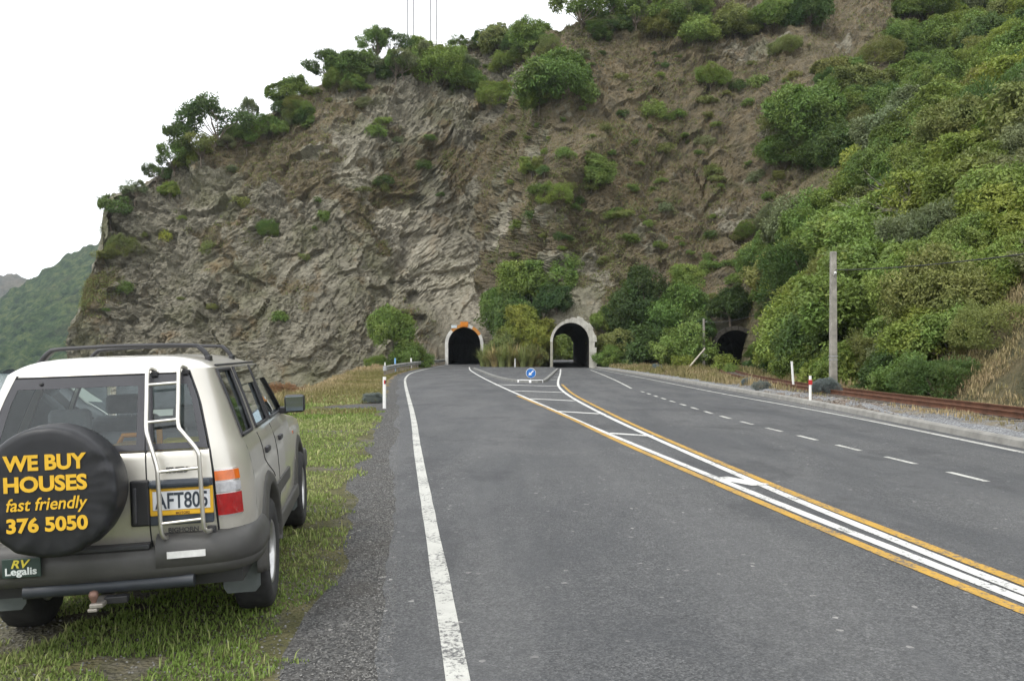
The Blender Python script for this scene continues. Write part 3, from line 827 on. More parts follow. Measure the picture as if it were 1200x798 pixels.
# orange works board by the tunnel
wx, wy = -9.95, 97.5
wb = empty('warning_board', (wx, wy, float(ground_z(wx, wy))), 0, 'small orange board with white top behind guard rail near tunnel', 'warning board')
MB().box((0, 0, 0.85), (1.05, 0.05, 0.42)).build('panel', M_ORANGE, wb)
MB().box((0.12, 0.0, 1.17), (0.32, 0.04, 0.24)).build('top_plate', M_PWHITE, wb)
for s in (-1, 1): MB().box((s * 0.35, 0.05, 0.42), (0.06, 0.05, 0.86)).build('leg', M_GALV, wb)

# guard rail
GR = spline([(-9.0, 60.5), (-9.55, 72), (-9.8, 85), (-9.55, 100), (-8.95, 113.8)], 0.5)
g_r = empty('guard_rail', (0, 0, 0), 0, 'galvanised guard rail curving along the road edge to the left tunnel', 'guard rail')
rows = []
for i, p in enumerate(GR):
    t = GR[min(i + 1, len(GR) - 1)] - GR[max(i - 1, 0)]; t /= np.linalg.norm(t); n = np.array((t[1], -t[0]))
    sec = [(0.0, 0.40), (0.05, 0.43), (0.08, 0.48), (0.05, 0.53), (0.0, 0.56), (0.05, 0.59), (0.08, 0.64), (0.05, 0.69), (0.0, 0.72), (-0.02, 0.72), (-0.01, 0.56), (-0.02, 0.40)]
    rows.append([(*(p + n * o), h) for o, h in sec])
M_RAILW = plain('weathered_galvanised', (0.34, 0.345, 0.33), 0.6, 0.45, var=0.35, scale=1.5)
MB().grid(rows, smooth=False, closed=True).build('beam', M_RAILW, g_r)
pm = None
for i in range(2, len(GR), 4):
    p = GR[i]
    if pm is None:
        pm = MB().box((0, 0, 0.32), (0.14, 0.16, 0.84)).mesh('post')
        pm.materials.append(plain('grey_timber', (0.17, 0.15, 0.12), 0.9, var=0.3, scale=4))
    o = link('post', pm, None, g_r); o.location = (p[0] - 0.12, p[1], 0)
MB().tube([(-9.0, 60.55, 0.40), (-9.0, 60.55, 0.72)], 0.16, 12).build('end_terminal', M_GALV, g_r)

# power poles and wires
M_POLE = plain('weathered_pole', (0.27, 0.255, 0.22), 0.9, var=0.35, scale=3, bump=0.4)
def hill_foot(x_, y_): return float(ground_z(x_, y_))
pp = empty('power_pole', (13.55, 36.0, hill_foot(13.55, 36.0)), 0, 'tall square grey power pole beside the railway line', 'power pole')
MB().add([(s * 0.15 * k, u * 0.13 * k, h) for h, k in ((-0.3, 1.0), (5.75, 0.80)) for s, u in ((-1, -1), (1, -1), (1, 1), (-1, 1))],
         [(0, 1, 5, 4), (1, 2, 6, 5), (2, 3, 7, 6), (3, 0, 4, 7), (4, 5, 6, 7)]).build('pole', M_POLE, pp, 0.03)
MB().tube([(0, -0.12, 4.75), (0, -0.22, 4.80)], 0.03, 8).lathe([(0.0, 0), (0.05, 0.01), (0.06, 0.06), (0.03, 0.10), (0.0, 0.11)], 12, Matrix.Translation((0, -0.24, 4.78))).build('insulator', M_PWHITE, pp)
for hh in (1.2, 1.35): MB().box((0, 0, hh), (0.31, 0.27, 0.03)).build('strap', M_GALV, pp)
sp_ = empty('utility_pole', (19.0, 84.5, 0.0), 0, 'thin grey pole with a small white box left of the railway tunnel', 'utility pole')
MB().tube([(0, 0, -0.3), (0, 0, 5.0)], [0.16, 0.12], 10).build('pole', M_POLE, sp_)
MB().box((0.05, -0.17, 1.35), (0.60, 0.16, 0.32)).build('box', M_PWHITE, sp_, 0.02)
MB().tube([(0.0, 0, 4.6), (0.35, 0.1, 4.75)], 0.03, 6).build('bracket', M_GALV, sp_)
def wire(name, a, b, sag, label, r=0.016):
    a, b = Vector(a), Vector(b); pts = []
    for k in range(25):
        t = k / 24; p = a.lerp(b, t); p.z -= sag * 4 * t * (1 - t); pts.append(p)
    return tag(MB().tube(pts, r, 6).build(name, M_BLACKP), label, 'wire')
wire('overhead_wire', (13.55, 35.76, 4.95 + hill_foot(13.55, 36)), (14.6, -8.0, 5.6), 1.1, 'single dark wire running right from the tall pole', 0.018)
wire('overhead_wire', (19.35, 84.6, 4.62), (27.0, 84.0, 6.6), 0.5, 'thin pale wire slung across above the railway tunnel mouth', 0.03)
lp = empty('leaning_post', (16.2, 79.0, float(ground_z(16.2, 79)) - 0.05), 0, 'pale wooden post leaning far right in grass before the bushes', 'post')
lp.rotation_euler = (0, R(40), 0)
MB().tube([(0, 0, 0), (0, 0, 2.6)], [0.085, 0.07], 8).build('shaft', plain('pale_timber', (0.50, 0.46, 0.38), 0.9, var=0.2), lp)
tag(MB().box((0, 0, 0), (0.5, 0.35, 0.75)).box((0, 0, 0.45), (0.34, 0.28, 0.2)).build('relay_cabinet', plain('grey_cabinet', (0.30, 0.30, 0.29), 0.6), None, 0.02), 'small pale grey cabinet right of the railway tunnel mouth', 'cabinet').location = (23.1, 82.0, 0.5)
sb = empty('rail_sign', (24.3, 82.0, 0.15), 0, 'small low white sign board right of the railway tunnel', 'sign')
MB().box((0, 0, 0.55), (0.55, 0.03, 0.30)).build('panel', plain('dull_white_board', (0.42, 0.42, 0.40), 0.7), sb)
MB().box((0, 0.04, 0.22), (0.06, 0.05, 0.6)).build('post', M_GALV, sb)

# ------------------------------------------------------------------ railway
tr = empty('railway_track', (0, 0, 0), 0, 'rusty railway track on grey ballast below the bush slope', 'railway track')
M_RUST = plain('rusty_rail', (0.125, 0.055, 0.03), 0.85, 0.2, var=0.35, scale=3, bump=0.3)
M_SLEEP = plain('sleeper_timber', (0.10, 0.085, 0.07), 0.95, var=0.35, scale=5)
vis = rail_c[(rail_c[:, 1] > -12) & (rail_c[:, 1] < 112)]
tz = 0.24
for s in (-1, 1):
    rows = []
    for i, p in enumerate(vis):
        t = vis[min(i + 1, len(vis) - 1)] - vis[max(i - 1, 0)]; t /= np.linalg.norm(t); n = np.array((t[1], -t[0]))
        c = p + n * s * 0.535
        rows.append([(*(c + n * o), tz + h) for o, h in [(-0.065, 0), (-0.065, 0.015), (-0.012, 0.03), (-0.012, 0.10), (-0.034, 0.115), (-0.034, 0.145), (0.034, 0.145), (0.034, 0.115), (0.012, 0.10), (0.012, 0.03), (0.065, 0.015), (0.065, 0)]])
    MB().grid(rows, smooth=False, closed=True).build('rail', M_RUST, tr)
sm = MB().box((0, 0, 0), (2.1, 0.22, 0.13)).mesh('sleeper'); sm.materials.append(M_SLEEP)
al = np.concatenate([[0], np.cumsum(np.hypot(*np.diff(vis, axis=0).T))])
q = 14.0
while q < 88:
    x_, y_ = np.interp(q, al, vis[:, 0]), np.interp(q, al, vis[:, 1]); x2, y2 = np.interp(q + .2, al, vis[:, 0]), np.interp(q + .2, al, vis[:, 1])
    o = link('sleeper', sm, None, tr); o.location = (x_, y_, tz - 0.062); o.rotation_euler = (0, 0, math.atan2(y2 - y_, x2 - x_) - math.pi / 2)
    q += 0.66
rows = []
for i, p in enumerate(vis):
    t = vis[min(i + 1, len(vis) - 1)] - vis[max(i - 1, 0)]; t /= np.linalg.norm(t); n = np.array((t[1], -t[0]))
    rows.append([(*(p + n * o), h + 0.03 * float(vnoise(np.array([p[1] * 2.1]), o * 3, 0, 8)[0])) for o, h in [(-2.1, -0.02), (-1.7, 0.08), (-1.2, 0.19), (-0.5, 0.20), (0, 0.20), (0.5, 0.20), (1.2, 0.19), (1.9, 0.06), (2.4, -0.05)]])
def ballast_material():
    t = NT('ballast'); P = t.geo()
    c = t.ramp(t.voro(P, 17, 'Color'), [(0.1, (0.07, 0.062, 0.052)), (0.5, (0.16, 0.145, 0.125)), (0.9, (0.30, 0.28, 0.25))])
    c = t.mix(t.ramp(t.noise(P, 1.5, 4), [(0.4, 0.0), (0.7, 0.5)]), c, (0.16, 0.085, 0.045))
    t.set(color=c, rough=0.95, spec=0.2); t.bump(t.voro(P, 17), 1.0, 0.05)
    return t.m
M_BALL = ballast_material()
tag(MB().grid(rows).build('ballast', M_BALL, fix=False), kind='structure')

# ------------------------------------------------------------------ tunnel portals
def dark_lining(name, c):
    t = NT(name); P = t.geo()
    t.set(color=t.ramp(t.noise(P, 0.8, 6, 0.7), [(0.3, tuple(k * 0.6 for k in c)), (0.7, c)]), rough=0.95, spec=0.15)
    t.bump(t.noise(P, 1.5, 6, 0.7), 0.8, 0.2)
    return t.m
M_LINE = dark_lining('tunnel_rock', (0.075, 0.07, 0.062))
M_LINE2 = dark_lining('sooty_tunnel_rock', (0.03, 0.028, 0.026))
def arch_curve(w, h, n=28, z0=-0.1):
    sp = h - w * 1.05
    pts = [(-w, z0)]
    for k in range(n + 1):
        a_ = math.pi * (1 - k / n); pts.append((w * math.cos(a_), sp + w * 1.05 * math.sin(a_)))
    return pts + [(w, z0)]
def portal(key, name, label, curve, closed):
    t = TUN[key]; w, h = t['w'], t['h']; d = t['d']
    e = empty(name, (t['c'][0], t['c'][1], 0), math.atan2(d[1], d[0]) - math.pi / 2, label, 'tunnel')
    # lining: local y is inward
    ac = arch_curve(w, h)
    rows = []
    L = t['L']
    for k in range(50):
        yy = -0.25 + (L + 0.25) * k / 49
        cx = curve * max(0, yy - 12) ** 2
        rows.append([(px_ + cx + (0.10 * math.sin(yy * 2.1 + i * 1.3) * (yy > 1.5)), yy, pz_ + 0.08 * math.sin(yy * 1.7 + i * 0.9) * (0 < i < len(ac) - 1) * (yy > 1.5)) for i, (px_, pz_) in enumerate(ac)])
    ln = MB().grid(rows)
    if closed:
        ln.add(rows[-1], [tuple(range(len(rows[-1])))])
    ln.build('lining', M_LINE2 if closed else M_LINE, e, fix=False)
    fl = [[(s * (w + 0.3) + curve * max(0, yy - 12) ** 2, yy, 0.003) for s in (-1, 0, 1)] for yy in np.linspace(-3.0, L + (0 if closed else 25), 30)]
    if key != 'rail': MB().grid(fl).build('roadway', M_ASPH, e, fix=False)
    return e, w, h
def ring_geo(w, h, thick, y0, y1, a0, a1, n=6, jag=None):
    """a piece of the arch ring between two angles (degrees, 180 = left springing)"""
    sp = h - w * 1.05; m = MB(); rows = []
    for k in range(n + 1):
        a_ = R(a0 + (a1 - a0) * k / n); ca, sa = math.cos(a_), math.sin(a_)
        i_ = (w * ca, sp + w * 1.05 * sa); tk = thick(math.degrees(a_)) if callable(thick) else thick
        o_ = ((w + tk) * ca, sp + (w * 1.05 + tk) * sa)
        rows.append([(i_[0], y0, i_[1]), (o_[0], y0, o_[1]), (o_[0], y1, o_[1]), (i_[0], y1, i_[1])])
    m.grid(rows, smooth=False, closed=True)
    m.add(rows[0], [(0, 1, 2, 3)]); m.add(rows[-1], [(3, 2, 1, 0)])
    return m, sp
# left tunnel: pale ring with orange and white segments over the crown
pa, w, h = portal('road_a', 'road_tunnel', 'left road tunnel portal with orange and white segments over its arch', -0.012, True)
M_RINGW = plain('painted_ring', (0.60, 0.59, 0.55), 0.85, var=0.2, scale=1.5)
M_DULLOR = plain('faded_orange', (0.55, 0.24, 0.05), 0.75, var=0.25, scale=2)
for a0, a1, mt in [(180, 150, M_RINGW), (150, 134, M_RINGW), (134, 118, M_DULLOR), (118, 102, M_DULLOR), (102, 78, M_ORANGE), (78, 62, M_RINGW), (62, 46, M_DULLOR), (46, 30, M_DULLOR), (30, 0, M_RINGW)]:
    m, sp = ring_geo(w, h, 0.42, -0.40, 0.9, a0, a1)
    m.build('arch_segment', mt, pa)
for s in (-1, 1):
    MB().prism([(s * w, -0.2), (s * (w + 0.42), -0.2), (s * (w + 0.42), sp), (s * w, sp)], -0.40, 0.9, 'y').build('jamb', M_RINGW, pa)
MB().box((0.0, -0.47, h + 0.42), (1.05, 0.10, 0.62)).build('keystone_board', M_ORANGE, pa)
MB().box((-1.35, -0.47, h + 0.08), (0.75, 0.06, 0.38)).build('sign_plate', plain('pale_sign', (0.55, 0.62, 0.64), 0.6), pa)
# right tunnel: broad worn concrete ring, ragged on its right
pb, w, h = portal('road_b', 'road_tunnel', 'right road tunnel portal with broad pale concrete arch and daylight through it', 0.0, False)
for k in range(12):
    a0, a1 = 180 - k * 15, 165 - k * 15
    th = 0.28 + 0.42 * sstep(120, 60, np.array((a0 + a1) / 2.0)) + (0.12 if k % 2 and k > 6 else 0.0)
    m, sp = ring_geo(w, h, float(th), -0.35 - 0.03 * (k % 2), 1.2, a0, a1)
    m.build('arch_segment', M_CONC2, pb)
zc = -0.2
for k in range(5):
    z1 = zc + (sp + 0.2) / 5
    o_ = w + 0.58 + (0.14 if k % 2 else 0.0) + 0.05 * (4 - k)
    MB().prism([(w, zc), (o_, zc), (o_ + 0.02, z1), (w, z1)], -0.35 - 0.025 * (k % 2), 1.2, 'y').build('jamb_block', M_CONC2, pb)
    zc = z1
MB().prism([(-w, -0.2), (-w - 0.30, -0.2), (-w - 0.26, sp), (-w, sp)], -0.35, 1.2, 'y').build('jamb', plain('mossy_concrete', (0.26, 0.25, 0.20), 0.95, var=0.3, scale=1), pb)
# railway tunnel: dark stone headwall
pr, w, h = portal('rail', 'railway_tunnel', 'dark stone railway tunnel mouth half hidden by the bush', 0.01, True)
M_STONE = plain('sooty_stone', (0.040, 0.036, 0.029), 0.95, var=0.4, scale=1.2, bump=0.6)
for k in range(11):
    m, sp = ring_geo(w, h, 0.42, -0.45, 0.6, 180 - k * 180 / 11, 180 - (k + 1) * 180 / 11 + 1.0, 3)
    m.build('voussoir', M_STONE, pr)
for s in (-1, 1): MB().prism([(s * w, -0.2), (s * (w + 0.42), -0.2), (s * (w + 0.42), sp), (s * w, sp)], -0.45, 0.6, 'y').build('jamb', M_STONE, pr)

# ------------------------------------------------------------------ masts on the ridge
M_MAST = plain('mast_steel', (0.33, 0.33, 0.34), 0.5, 0.4)
for j, (pxa, pxb, lab) in enumerate([(477.6, 484.6, 'left twin legged lattice mast standing on the ridge top'), (504.5, 511.5, 'right twin legged lattice mast standing on the ridge top')]):
    D_ = 146.0
    A, B = at(pxa, 62, D_), at(pxb, 62, D_)
    mst = empty('lattice_mast', ((A.x + B.x) / 2, D_, A.z), 0, lab, 'mast', 'masts on the ridge')
    hw = (B.x - A.x) / 2; H_ = 19.0
    for s in (-1, 1): MB().tube([(s * hw, 0, -3), (s * hw, 0, H_)], 0.11, 8).build('leg', M_MAST, mst)
    br = MB()
    for k in range(14):
        z0 = 1.0 + k * 1.25
        br.tube([(-hw, 0, z0), (hw, 0, z0 + 1.25)], 0.013, 4); br.tube([(hw, 0, z0), (-hw, 0, z0 + 1.25)], 0.013, 4)
    br.build('bracing', M_MAST, mst)
    MB().box((0, -0.15, 1.7), (1.15, 0.3, 0.75)).build('panel', M_PWHITE, mst)
# ------------------------------------------------------------------ foliage
def foliage_material():
    t = NT('foliage')
    oi = t.n.new('ShaderNodeObjectInfo')
    tint = t.attr('tint'); lobe = t.attr('lobe')
    hs = t.n.new('ShaderNodeHueSaturation')
    t.l.new(oi.outputs['Color'], hs.inputs['Color'])
    t.l.new(t.math('ADD', 0.487, t.math('MULTIPLY', lobe, 0.03)), hs.inputs['Hue'])
    t.l.new(t.math('ADD', 0.62, t.math('MULTIPLY', tint, 0.8)), hs.inputs['Value'])
    hs.inputs['Saturation'].default_value = 0.97
    c = t.mix(t.math('MULTIPLY', t.math('GREATER_THAN', tint, 0.93), 0.45), hs.outputs['Color'], (0.20, 0.19, 0.05))
    t.set(color=c, rough=0.55, spec=0.3)
    tr = t.n.new('ShaderNodeBsdfTranslucent')
    t.l.new(t.mix(0.5, c, (0.16, 0.20, 0.03)), tr.inputs['Color'])
    mx = t.n.new('ShaderNodeMixShader'); mx.inputs[0].default_value = 0.27
    t.l.new(t.p.outputs[0], mx.inputs[1]); t.l.new(tr.outputs[0], mx.inputs[2]); t.l.new(mx.outputs[0], t.out.inputs['Surface'])
    return t.m
M_LEAF = foliage_material()
M_BARK = plain('bark', (0.16, 0.13, 0.10), 0.95, var=0.35, scale=5, bump=0.5)
M_DEAD = plain('dead_twigs', (0.24, 0.215, 0.18), 0.95, var=0.25, scale=5)

def unit(v): return v / (np.linalg.norm(v, axis=-1, keepdims=True) + 1e-9)
def leaf_mesh(name, P, Nrm, length, width, rng, tint, lobe, flat=0.55, droop=0.15):
    """one kite-shaped leaf at each point, lying roughly across the normal"""
    n = len(P)
    r = unit(rng.normal(size=(n, 3)))
    tang = unit(r - Nrm * (r * Nrm).sum(1, keepdims=True))
    d = unit(tang * flat + Nrm * (1 - flat) * rng.uniform(0.2, 1.2, (n, 1)) + np.array([0, 0, -droop]))
    s = unit(np.cross(Nrm + 0.35 * rng.normal(size=(n, 3)), d))
    L = (length * rng.uniform(0.65, 1.3, n))[:, None]; W = (width * rng.uniform(0.7, 1.25, n))[:, None]
    up = unit(np.cross(d, s))
    V = np.stack([P, P + d * L * 0.5 + s * W * 0.5 + up * L * 0.06, P + d * L - up * L * 0.08, P + d * L * 0.5 - s * W * 0.5 + up * L * 0.06], 1).reshape(-1, 3)
    me = mesh_np(name, V, np.arange(n * 4).reshape(n, 4), False)
    fattr(me, 'tint', np.repeat(tint, 4)); fattr(me, 'lobe', np.repeat(lobe, 4))
    me.materials.append(M_LEAF)
    return me

def make_crown(name, seed, Rx, Rz, nl, lobe_r, tufts, per, leaf, lw, zc, zmin=-0.45, spread=0.72, flat=0.55, droop=0.15):
    rng = np.random.default_rng(seed)
    C = []
    while len(C) < nl:
        v = rng.normal(size=3); v /= np.linalg.norm(v)
        if v[2] < zmin: continue
        k = spread * rng.uniform(0.72, 1.12)
        c = v * np.array([Rx, Rx, Rz]) * k
        if all(np.linalg.norm(c - q) > lobe_r * 0.55 for q in C) or rng.random() < 0.08: C.append(c)
    C = np.array(C); LR = lobe_r * rng.uniform(0.7, 1.25, nl)
    li = rng.integers(0, nl, tufts * 2)
    nrm = unit(rng.normal(size=(len(li), 3)))
    Pt = C[li] + nrm * (LR[li] * rng.uniform(0.70, 1.22, len(li)))[:, None] * np.array([1, 1, 0.8])
    out = (unit(Pt) * nrm).sum(1) > -0.35
    inside = np.zeros(len(li), bool)
    for k in range(nl): inside |= (np.linalg.norm(Pt - C[k], axis=1) < LR[k] * 0.62)
    ok = out & ~inside
    Pt, nrm, li = Pt[ok][:tufts], nrm[ok][:tufts], li[ok][:tufts]
    n = len(Pt)
    P = np.repeat(Pt, per, 0) + rng.normal(size=(n * per, 3)) * leaf * 0.42
    Nr = unit(np.repeat(unit(nrm + np.array([0, 0, 0.35])), per, 0) + rng.normal(size=(n * per, 3)) * 0.35)
    tt = np.clip(np.repeat(rng.normal(0.45, 0.16, n), per) + rng.normal(0, 0.14, n * per), 0, 1)
    lb = np.repeat(rng.random(nl)[li], per)
    sc_ = 1.1 / Rx                                  # pull the crown out of round
    P = P + Rx * 0.42 * np.stack([fbm(P[:, 0] * sc_, P[:, 1] * sc_, P[:, 2] * sc_, 2, seed + q) for q in (1, 2, 3)], 1) * np.array([1, 1, 0.7])
    P = P + np.array([0, 0, zc])
    return leaf_mesh(name, P, Nr, leaf, lw, rng, tt, lb, flat, droop), C + np.array([0, 0, zc])

def make_trunk(name, C, h0, r0, seed, wob=0.1, nlimb=7):
    rng = np.random.default_rng(seed); m = MB()
    top = np.array([rng.normal() * wob, rng.normal() * wob, h0])
    m.tube([(0, 0, -0.6), tuple(top * 0.5 + rng.normal(size=3) * wob * 0.4), tuple(top)], [r0 * 1.25, r0, r0 * 0.75], 7)
    for k in rng.permutation(len(C))[:nlimb]:
        e = C[k]; mid = top * 0.45 + e * 0.55 + rng.normal(size=3) * 0.12 * np.linalg.norm(e - top); mid[2] -= 0.06 * np.linalg.norm(e - top)
        m.tube([tuple(top - np.array([0, 0, 0.1])), tuple(mid), tuple(e)], [r0 * 0.55, r0 * 0.35, r0 * 0.12], 5, cap=False)
    me = m.mesh(name); me.materials.append(M_BARK)
    return me

PROTO = {}
def proto(key, *variants):
    PROTO[key] = variants
def mk(key, count, f):
    PROTO[key] = [f(i) for i in range(count)]
def broad(i):      # dense broadleaf bush/tree, radius about 2.2
    c, C = make_crown('crown', 100 + i, 2.2, 1.9, 30 + i * 3, 0.62, 2000, 8, 0.21 + 0.02 * (i % 3), 0.10, 1.7, spread=0.72)
    return c, make_trunk('trunk', C, 0.9, 0.13, 200 + i), 2.2
def tall(i):       # taller crown, radius about 2.4
    c, C = make_crown('crown', 300 + i, 2.3, 2.7, 34 + i * 3, 0.66, 2300, 8, 0.20, 0.09, 2.9, spread=0.72)
    return c, make_trunk('trunk', C, 1.8, 0.16, 400 + i), 2.3
def fine(i):       # small-leaved shrub, soft outline, radius about 2
    c, C = make_crown('crown', 500 + i, 2.0, 1.7, 36, 0.54, 2400, 7, 0.17, 0.05, 1.55, spread=0.74, flat=0.35, droop=0.0)
    return c, make_trunk('trunk', C, 0.7, 0.10, 600 + i), 2.0
def openx(i):      # open ridge tree with gaps and limbs to be seen
    c, C = make_crown('crown', 700 + i, 1.9, 1.3, 13 + i, 0.50, 620, 7, 0.25, 0.11, 2.6, zmin=-0.6, spread=0.85)
    return c, make_trunk('trunk', C, 1.2, 0.09, 800 + i, 0.25, 14), 1.9
def small(i):      # small cliff shrub, radius about 0.9
    c, C = make_crown('crown', 900 + i, 0.9, 0.7, 12, 0.36, 330, 6, 0.18, 0.075, 0.55)
    return c, make_trunk('trunk', C, 0.3, 0.04, 950 + i, nlimb=4), 0.9
mk('broad', 5, broad); mk('tall', 3, tall); mk('fine', 4, fine); mk('open', 4, openx); mk('small', 4, small)

GREEN = {'dark': (0.085, 0.145, 0.036), 'mid': (0.145, 0.220, 0.045), 'light': (0.205, 0.275, 0.056), 'yellow': (0.31, 0.32, 0.048), 'olive': (0.205, 0.225, 0.064),
         'lime': (0.235, 0.300, 0.052), 'grey': (0.20, 0.225, 0.105), 'brown': (0.26, 0.19, 0.08), 'deep': (0.060, 0.110, 0.030), 'rust': (0.34, 0.18, 0.09), 'lav': (0.20, 0.24, 0.25)}
trng = random.Random(5)
def plant(kind, loc, r, col, label, cat='tree', group=None, name=None, sz=1.0, rz=None, tilt=(0, 0), lift=0.0):
    v = PROTO[kind][trng.randrange(len(PROTO[kind]))]
    e = empty(name or ('tree' if cat == 'tree' else 'shrub'), loc, trng.uniform(0, 6.28) if rz is None else rz, label, cat, group)
    k = r / v[2]
    e.scale = (k * trng.uniform(0.85, 1.2), k * trng.uniform(0.85, 1.2), k * sz); e.rotation_euler = (tilt[0], tilt[1], e.rotation_euler[2])
    e.location = (loc[0], loc[1], loc[2] + lift)
    c = GREEN[col]; j = trng.uniform(0.85, 1.15); hj = trng.uniform(-0.08, 0.08)
    cc = (c[0] * j * (1 + hj), c[1] * j, c[2] * j * (1 - hj), 1)
    o = link('crown', v[0], None, e); o.color = cc
    link('trunk', v[1], None, e)
    return e

# quick lookup of the visible slope point at a photo pixel
_cell = {}
_ok = np.where(_face & (GV[:, 1] > 4))[0]
_ok = _ok[np.argsort(-GV[_ok, 1])]
for i_, a_, b_ in zip(_ok, (_vp_x[_ok] // 4).astype(int), (_vp_y[_ok] // 4).astype(int)): _cell[(a_, b_)] = i_
def onhill(px, py):
    a_, b_ = int(px // 4), int(py // 4)
    best = None
    for da in range(-2, 3):
        for db in range(-2, 3):
            i_ = _cell.get((a_ + da, b_ + db))
            if i_ is not None and abs(da) + abs(db) < 4:
                w = abs(da) + abs(db)
                if best is None or w < best[0]: best = (w, i_)
    return None if best is None else GV[best[1]]
def hillplant(kind, px, py, rpx, col, label, cat='tree', group=None, sz=1.0, sink=0.25, name=None):
    """a plant whose middle shows at (px, py), rooted in the slope below it"""
    if kind != 'open': sink = max(sink, 0.55)
    p = onhill(px, py + rpx * 0.75)
    k = 1.0
    while p is None and k < 60:
        p = onhill(px, py + rpx * 0.75 + k * 3); k += 1
    if p is None: return None
    r = rpx * p[1] / FOC
    return plant(kind, (p[0], p[1], p[2] - sink * r), r, col, label, cat, group, name, sz)

# --- trees along the ridge (crest), left to right
RG = 'trees along the ridge'
for kind, px, py, r, col, lab in [
    ('open', 131, 250, 17, 'dark', 'small dark tree leaning out at the left end of the cliff top'),
    ('fine', 140, 280, 19, 'olive', 'olive brown shrub below the leftmost ridge tree'),
    ('open', 156, 226, 12, 'grey', 'thin sparse sapling on the left ridge between two darker trees'),
    ('open', 181, 204, 13, 'dark', 'small dark round tree on the lower left ridge'),
    ('open', 213, 163, 24, 'dark', 'dark open tree left of the widest tree on the left ridge'),
    ('open', 206, 190, 18, 'mid', 'low bushy tree at the foot of the dark open left ridge tree'),
    ('open', 252, 150, 32, 'deep', 'widest dark spreading tree standing out on the left ridge'),
    ('open', 293, 126, 15, 'grey', 'thin greyish tree on the ridge beside a rounded green shrub'),
    ('fine', 313, 143, 22, 'mid', 'rounded green shrub hanging over the crest beside thin greyish tree'),
    ('broad', 342, 96, 24, 'mid', 'bushy round tree halfway up the left ridge'),
    ('open', 385, 72, 20, 'dark', 'dark open crowned tree at the start of the ridge tree row'),
    ('broad', 408, 66, 26, 'mid', 'full green tree in the ridge row left of the masts'),
    ('fine', 395, 88, 18, 'light', 'light green shrub below the ridge tree row'),
    ('open', 440, 55, 20, 'mid', 'small thin tree in the ridge row left of the masts'),
    ('open', 462, 50, 17, 'dark', 'narrow dark tree just left of the left mast'),
    ('broad', 495, 46, 14, 'lime', 'small bright tree between the two ridge masts'),
    ('fine', 522, 66, 38, 'light', 'large rounded light green shrub on the crest below the right mast'),
    ('fine', 548, 82, 20, 'mid', 'smaller green shrub right of the large light green crest shrub'),
    ('broad', 583, 38, 24, 'olive', 'olive green tree on the skyline right of the masts'),
    ('broad', 622, 34, 30, 'mid', 'broad green tree on the skyline left of the tallest gap'),
    ('broad', 655, 78, 44, 'mid', 'large dense green tree just under the crest near the top centre'),
    ('fine', 628, 102, 22, 'light', 'light green shrub at the lower left of the large crest tree'),
    ('fine', 582, 102, 22, 'lime', 'isolated yellow green shrub on the upper cliff left of the large crest tree'),
    ('open', 680, 14, 26, 'mid', 'open tree with sky between its limbs at the top centre'),
    ('open', 715, 12, 22, 'dark', 'slim dark tree in the row at the top centre'),
    ('open', 742, 18, 22, 'mid', 'slim green tree in the row right of the top centre'),
    ('fine', 768, 22, 22, 'olive', 'olive shrub ending the tree row right of the top centre'),
    ('broad', 818, 26, 27, 'light', 'rounded light green tree at the top edge right of the tree row'),
    ('broad', 795, 8, 24, 'mid', 'green tree cut by the top edge above the rounded light tree'),
    ('broad', 862, 14, 24, 'olive', 'olive green tree at the top edge right of the rounded light tree'),
    ('broad', 905, 8, 24, 'mid', 'green tree at the top edge above the bare brown slope'),
    ('broad', 945, 2, 28, 'dark', 'dark tree at the top edge left of the wooded corner')]:
    hillplant(kind, px, py, r, col, lab, 'tree' if kind in ('open', 'broad', 'tall') else 'shrub', RG, 1.0, 0.3)

rx_, ry_ = [165, 200, 255, 300, 340, 395, 450, 530, 640, 690, 750, 800, 900], [216, 197, 165, 142, 116, 94, 74, 56, 44, 26, 6, -8, -20]
nf = 0
while nf < 78:
    px = 175 + 700 * trng.random() ** 0.75
    if trng.random() > 0.35 + 0.65 * (px > 330): continue
    py = float(np.interp(px, rx_, ry_)) + trng.choice([-4, -2, 0, 4, 10, 18, 30])
    kd = trng.choice(['open', 'fine', 'broad', 'fine', 'broad', 'open']); cl_ = trng.choice(['mid', 'dark', 'olive', 'light', 'mid', 'grey'])
    r = trng.uniform(7, 17)
    zn = 'on the left ridge' if px < 330 else 'on the crest left of the masts' if px < 475 else 'on the crest right of the masts' if px < 650 else 'on the crest at the top centre' if px < 760 else 'on the crest right of the tree row'
    lb_ = 'small ' + {'dark': 'dark green', 'mid': 'mid green', 'light': 'light green', 'olive': 'olive', 'grey': 'greyish'}[cl_] + {'open': ' open tree ', 'fine': ' fine shrub ', 'broad': ' leafy shrub '}[kd] + zn
    hillplant(kd, px, py, r, cl_, lb_, 'shrub', 'crest growth: ' + lb_, 1.0, 0.3, 'shrub'); nf += 1
